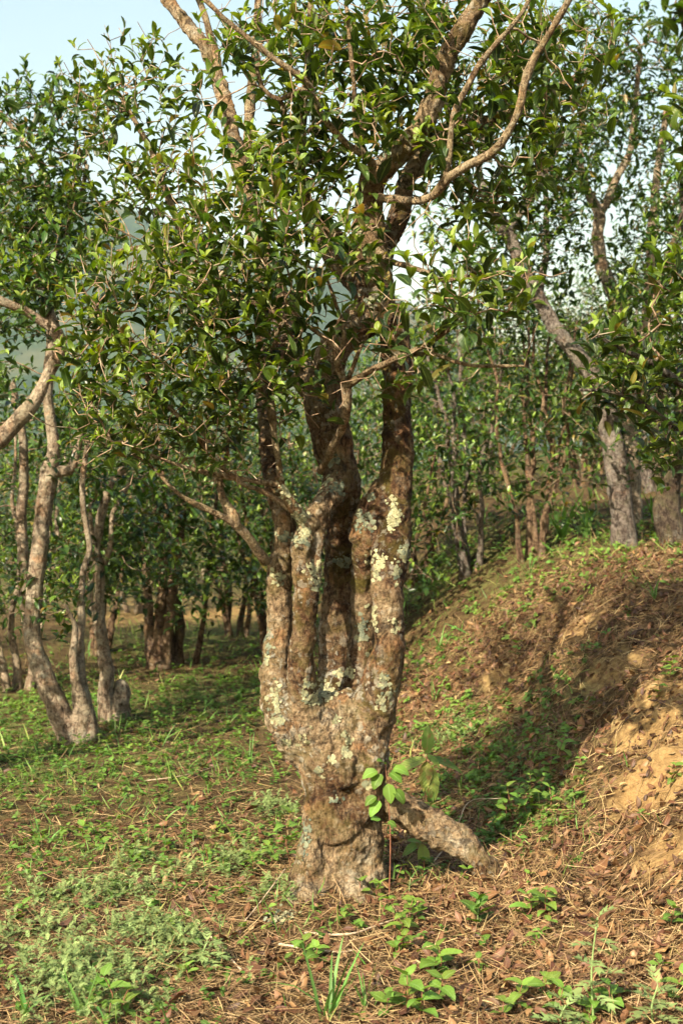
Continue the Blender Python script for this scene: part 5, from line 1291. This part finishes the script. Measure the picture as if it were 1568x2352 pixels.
def grass_tuft(px, py, n, L, w, label, age=.35, spread=.6):
    b = ray_ground(px, py); t = empty('grass_tuft', b, label, 'grass')
    for k in range(n):
        az = R.uniform(0, 6.28); s = spread * R.uniform(.2, 1)
        leaf_object('blade', leaf_mesh('blade', BLADE, int(R.integers(0, 4)), min((.1, .35, .6, .9), key=lambda q: abs(q - age - R.normal() * .15)), M['grass']), t, b, b + np.append(R.normal(size=2) * .01, -.005), (math.cos(az) * s, math.sin(az) * s, 1), (math.cos(az) * -1, math.sin(az) * -1, .6), L * R.uniform(.6, 1.1), w)
for a in ((748, 2345, 9, .26, 1.3, 'long-bladed grass tuft at the bottom edge below the trunk'), (840, 2320, 6, .2, 1.0, 'thin grass tuft beside the broad-leaved seedlings'), (60, 2350, 5, .2, 1.5, 'wide-bladed grass in the bottom left corner'), (190, 2340, 5, .22, 1.4, 'grass blades rising through the feathery mugwort'),
          (575, 1760, 7, .22, .9, 'grass tuft in the weeds left of the trunk'), (1010, 1500, 8, .28, 1.3, 'grass tuft on the slope right of the stems'), (1000, 1610, 7, .28, 1.0, 'yellowing grass tuft beside the lower trunk'), (1290, 1240, 12, .55, 1.6, 'tall grass at the foot of the slender-stemmed tree'), (1345, 1235, 9, .5, 1.6, 'tall grass between the slender-stemmed tree and grey trunk'),
          (90, 1930, 9, .16, 1.4, 'grass tuft low on the left edge'), (1215, 1330, 8, .3, 1.2, 'grass tuft on the bank crest'), (1500, 1380, 8, .25, 1.0, 'grass tuft on the bank at the right'), (1500, 1200, 10, .4, 2.2, 'broad grass by the mossy trunk'), (640, 2080, 5, .14, 1.2, 'short grass at the left of the trunk foot'), (1250, 1720, 6, .12, 1.2, 'short grass among weeds on the bank')):
    grass_tuft(*a)

# fallen leaves that can be told apart
def fallen(px, py, s, age, k, label, group=None, lift=.026):
    b = ray_ground(px, py); nr = gnormal(b[None, :2])[0]; b = b + nr * lift
    me = leaf_mesh('dead', DEADT, k % len(DEADT), age, M['dead'])
    o = bpy.data.objects.new('fallen_leaf', me); COL.objects.link(o)
    az = R.uniform(0, 6.28); d = tangent(nr[None], np.array([az]))[0] + nr * .12
    o.matrix_world = frame_matrix(b, d, nr + R.normal(size=3) * .25, s, float(R.uniform(.9, 1.3)))
    tag(o, label, 'leaf', group)
fallen(1345, 2015, .13, .5, 1, 'largest curled brown fallen leaf on the right', None, .025)
fallen(1455, 2005, .085, .3, 0, 'mottled fallen leaf beside the bare soil at the right', None, .02)
fallen(1388, 2050, .09, .7, 2, 'folded tan fallen leaf under the largest curled one')
fallen(1480, 2080, .06, .3, 3, 'red curled fallen leaf near the right edge')
fallen(1395, 2232, .10, .5, 0, 'flat brown fallen leaf behind the tall feathery plant')
FL = 'fallen brown leaves in the foreground'
for noun, where, lst in (('reddish brown fallen leaf', 'lower right litter', [(1300, 2115), (1350, 2080), (1440, 2120), (1500, 2100), (1380, 2140), (1420, 2075), (1285, 2060), (1530, 2065), (1330, 2160)]),
                ('brown fallen leaf', 'bottom right litter', [(1090, 2290), (1180, 2240), (1450, 2260), (1500, 2290), (1200, 2290), (1270, 2230), (1130, 2250), (1050, 2210), (1420, 2290), (1555, 2250), (1240, 2340), (1480, 2230), (1540, 2190)]),
                ('brown fallen leaf', 'in straw below the trunk', [(1010, 2065), (985, 2110), (1040, 2090), (860, 2170), (1150, 2060), (1080, 2060), (890, 2240), (820, 2260)]),
                ('dark fallen leaf', 'on the lower left litter', [(90, 2150), (130, 2140), (60, 2130), (395, 2080), (340, 2040), (150, 2060), (450, 2110), (560, 2250), (510, 2290), (600, 2300), (470, 2060), (40, 2200), (620, 2200), (380, 2330), (440, 2340)]),
                ('brown fallen leaf', 'on the weedy left ground', [(300, 1880), (420, 1920), (120, 1870), (500, 1930), (210, 1870), (560, 1880), (60, 1960), (480, 1850)]),
                ('orange brown fallen leaf', 'on the shaded bank', [(1010, 1660), (1060, 1760), (1130, 1680), (1190, 1590), (1330, 1690), (1240, 1690), (1370, 1740), (1020, 1560), (1400, 1650)])):
    ages = {'r': (.25, .4), 'b': (.25, .4, .55, .75), 'd': (.1, .25), 'o': (.4, .55)}[noun[0]]
    for q, (a, b_) in enumerate(sorted(lst)):
        fallen(a, b_ + R.normal() * 4, float(R.uniform(.055, .10)), ages[int(R.integers(0, len(ages)))], int(R.integers(0, 5)), f'{ORD[q]} {noun} from the left, {where}', FL)

def seed_nut(px, py, r, label):
    b = ray_ground(px, py); V, F = [], []
    n, m = 10, 14
    for i in range(n + 1):
        th = math.pi * i / n
        for j in range(m):
            ph = 2 * math.pi * j / m; k = 1 + .05 * math.sin(2 * ph) - .12 * (math.cos(th) > .8)
            V.append((r * k * math.sin(th) * math.cos(ph), r * k * math.sin(th) * math.sin(ph), r * .92 * math.cos(th)))
    for i in range(n):
        for j in range(m): F.append((i * m + j, (i + 1) * m + j, (i + 1) * m + (j + 1) % m, i * m + (j + 1) % m))
    o = obj('tea_seed', make_mesh('tea_seed', np.array(V), [np.array(F)], M['seed']), None, (b[0], b[1], b[2] + r * .8)); tag(o, label, 'seed', 'round tea seeds')
seed_nut(1070, 2166, .0125, 'round tan tea seed in the straw by the toothed seedlings')
seed_nut(1455, 2205, .0145, 'round brown tea seed near the tall feathery plant')

def stick(pts, r, label):
    p = [];
    for a, b_, up in pts:
        g = ray_ground(a, b_); p.append(g + np.array([0, 0, up]))
    p, rr = catmull(np.array(p), np.linspace(r, r * .55, len(p)), .03); p = jit(p, .006, int(r * 9999)); V, Q, T = tube(p, rr, 6, .2, 3)
    bb = Bag(); bb.add(V - p[0], Q, T); o = obj('fallen_twig', bb.mesh('fallen_twig', M['stick']), None, p[0]); tag(o, label, 'twig', 'fallen twigs')
stick([(485, 2160, .012), (520, 2205, .01), (560, 2240, .01)], .006, 'pale broken twig lying left below the trunk')
stick([(655, 2030, .06), (600, 2085, .03), (540, 2150, .012), (500, 2175, .01)], .0035, 'long thin twig leaning against the left of the trunk foot')
stick([(990, 2000, .02), (1040, 1960, .08), (1075, 1920, .16), (1150, 1890, .12)], .0035, 'thin dry stem bent across the exposed root')
stick([(700, 2150, .01), (800, 2160, .015), (880, 2130, .012), (960, 2100, .01)], .005, 'thick dry stem lying in straw under the trunk')
stick([(640, 2180, .01), (720, 2190, .015), (780, 2200, .012), (850, 2180, .01)], .0055, 'knobbly brown stem lying below the trunk foot')
stick([(1070, 2345, .012), (1200, 2315, .02), (1300, 2290, .01)], .0025, 'long straw-coloured stem at the bottom right')
stick([(330, 1800, .01), (420, 1790, .02), (520, 1760, .02)], .003, 'thin dry stem in the weeds left of the trunk')

# fallen lichen tuft at the left of the foot
def lichen_tuft():
    c = ray_ground(645, 2115); b = Bag()
    for q in range(120):
        p = Vector(c) + Vector((random.gauss(0, .03), random.gauss(0, .03), abs(random.gauss(.01, .015)))); nn = Vector((random.gauss(0, .6), random.gauss(-.3, .6), 1)).normalized()
        e1 = nn.orthogonal().normalized(); e2 = nn.cross(e1); r0 = random.uniform(.003, .011)
        vs = [p] + [p + (e1 * math.cos(w) + e2 * math.sin(w)) * r0 * random.uniform(.6, 1.2) + nn * random.uniform(0, .6) * r0 for w in (0, .9, 1.8, 2.7, 3.6, 4.5, 5.4)]
        b.add([tuple(v) for v in vs], None, np.array([(0, 1 + w, 1 + (w + 1) % 7) for w in range(7)]), np.array([[random.uniform(.3, .95), .7, .5, random.random()]] * 8))
    tag(obj('lichen_tuft', b.mesh('lichen_tuft', M['lichen'], c, 'leaf'), None, c), 'pale tuft of fallen lichen on the ground left below the trunk', None, None, 'stuff')
lichen_tuft()

# ------------------------------------------------------------------ the air
def build_haze():
    m, nt, out = new_mat('valley_haze')
    v = N(nt, 'ShaderNodeVolumePrincipled'); v.inputs['Color'].default_value = (0.66, 0.83, 1.0, 1); v.inputs['Density'].default_value = 0.0001
    v.inputs['Anisotropy'].default_value = 0.0
    nt.links.new(v.outputs[0], out.inputs['Volume'])
    x0, x1, y0, y1, z0, z1 = -4600, 3000, -30, 3800, -250, 860
    V = np.array([(x, y, z) for z in (z0, z1) for y in (y0, y1) for x in (x0, x1)], float)
    F = np.array([(0, 2, 3, 1), (4, 5, 7, 6), (0, 1, 5, 4), (2, 6, 7, 3), (0, 4, 6, 2), (1, 3, 7, 5)])
    tag(obj('haze', make_mesh('haze', V, [F], m, False)), 'thin bluish haze over the valley', None, None, 'stuff')
HAZE = True
if HAZE: build_haze()
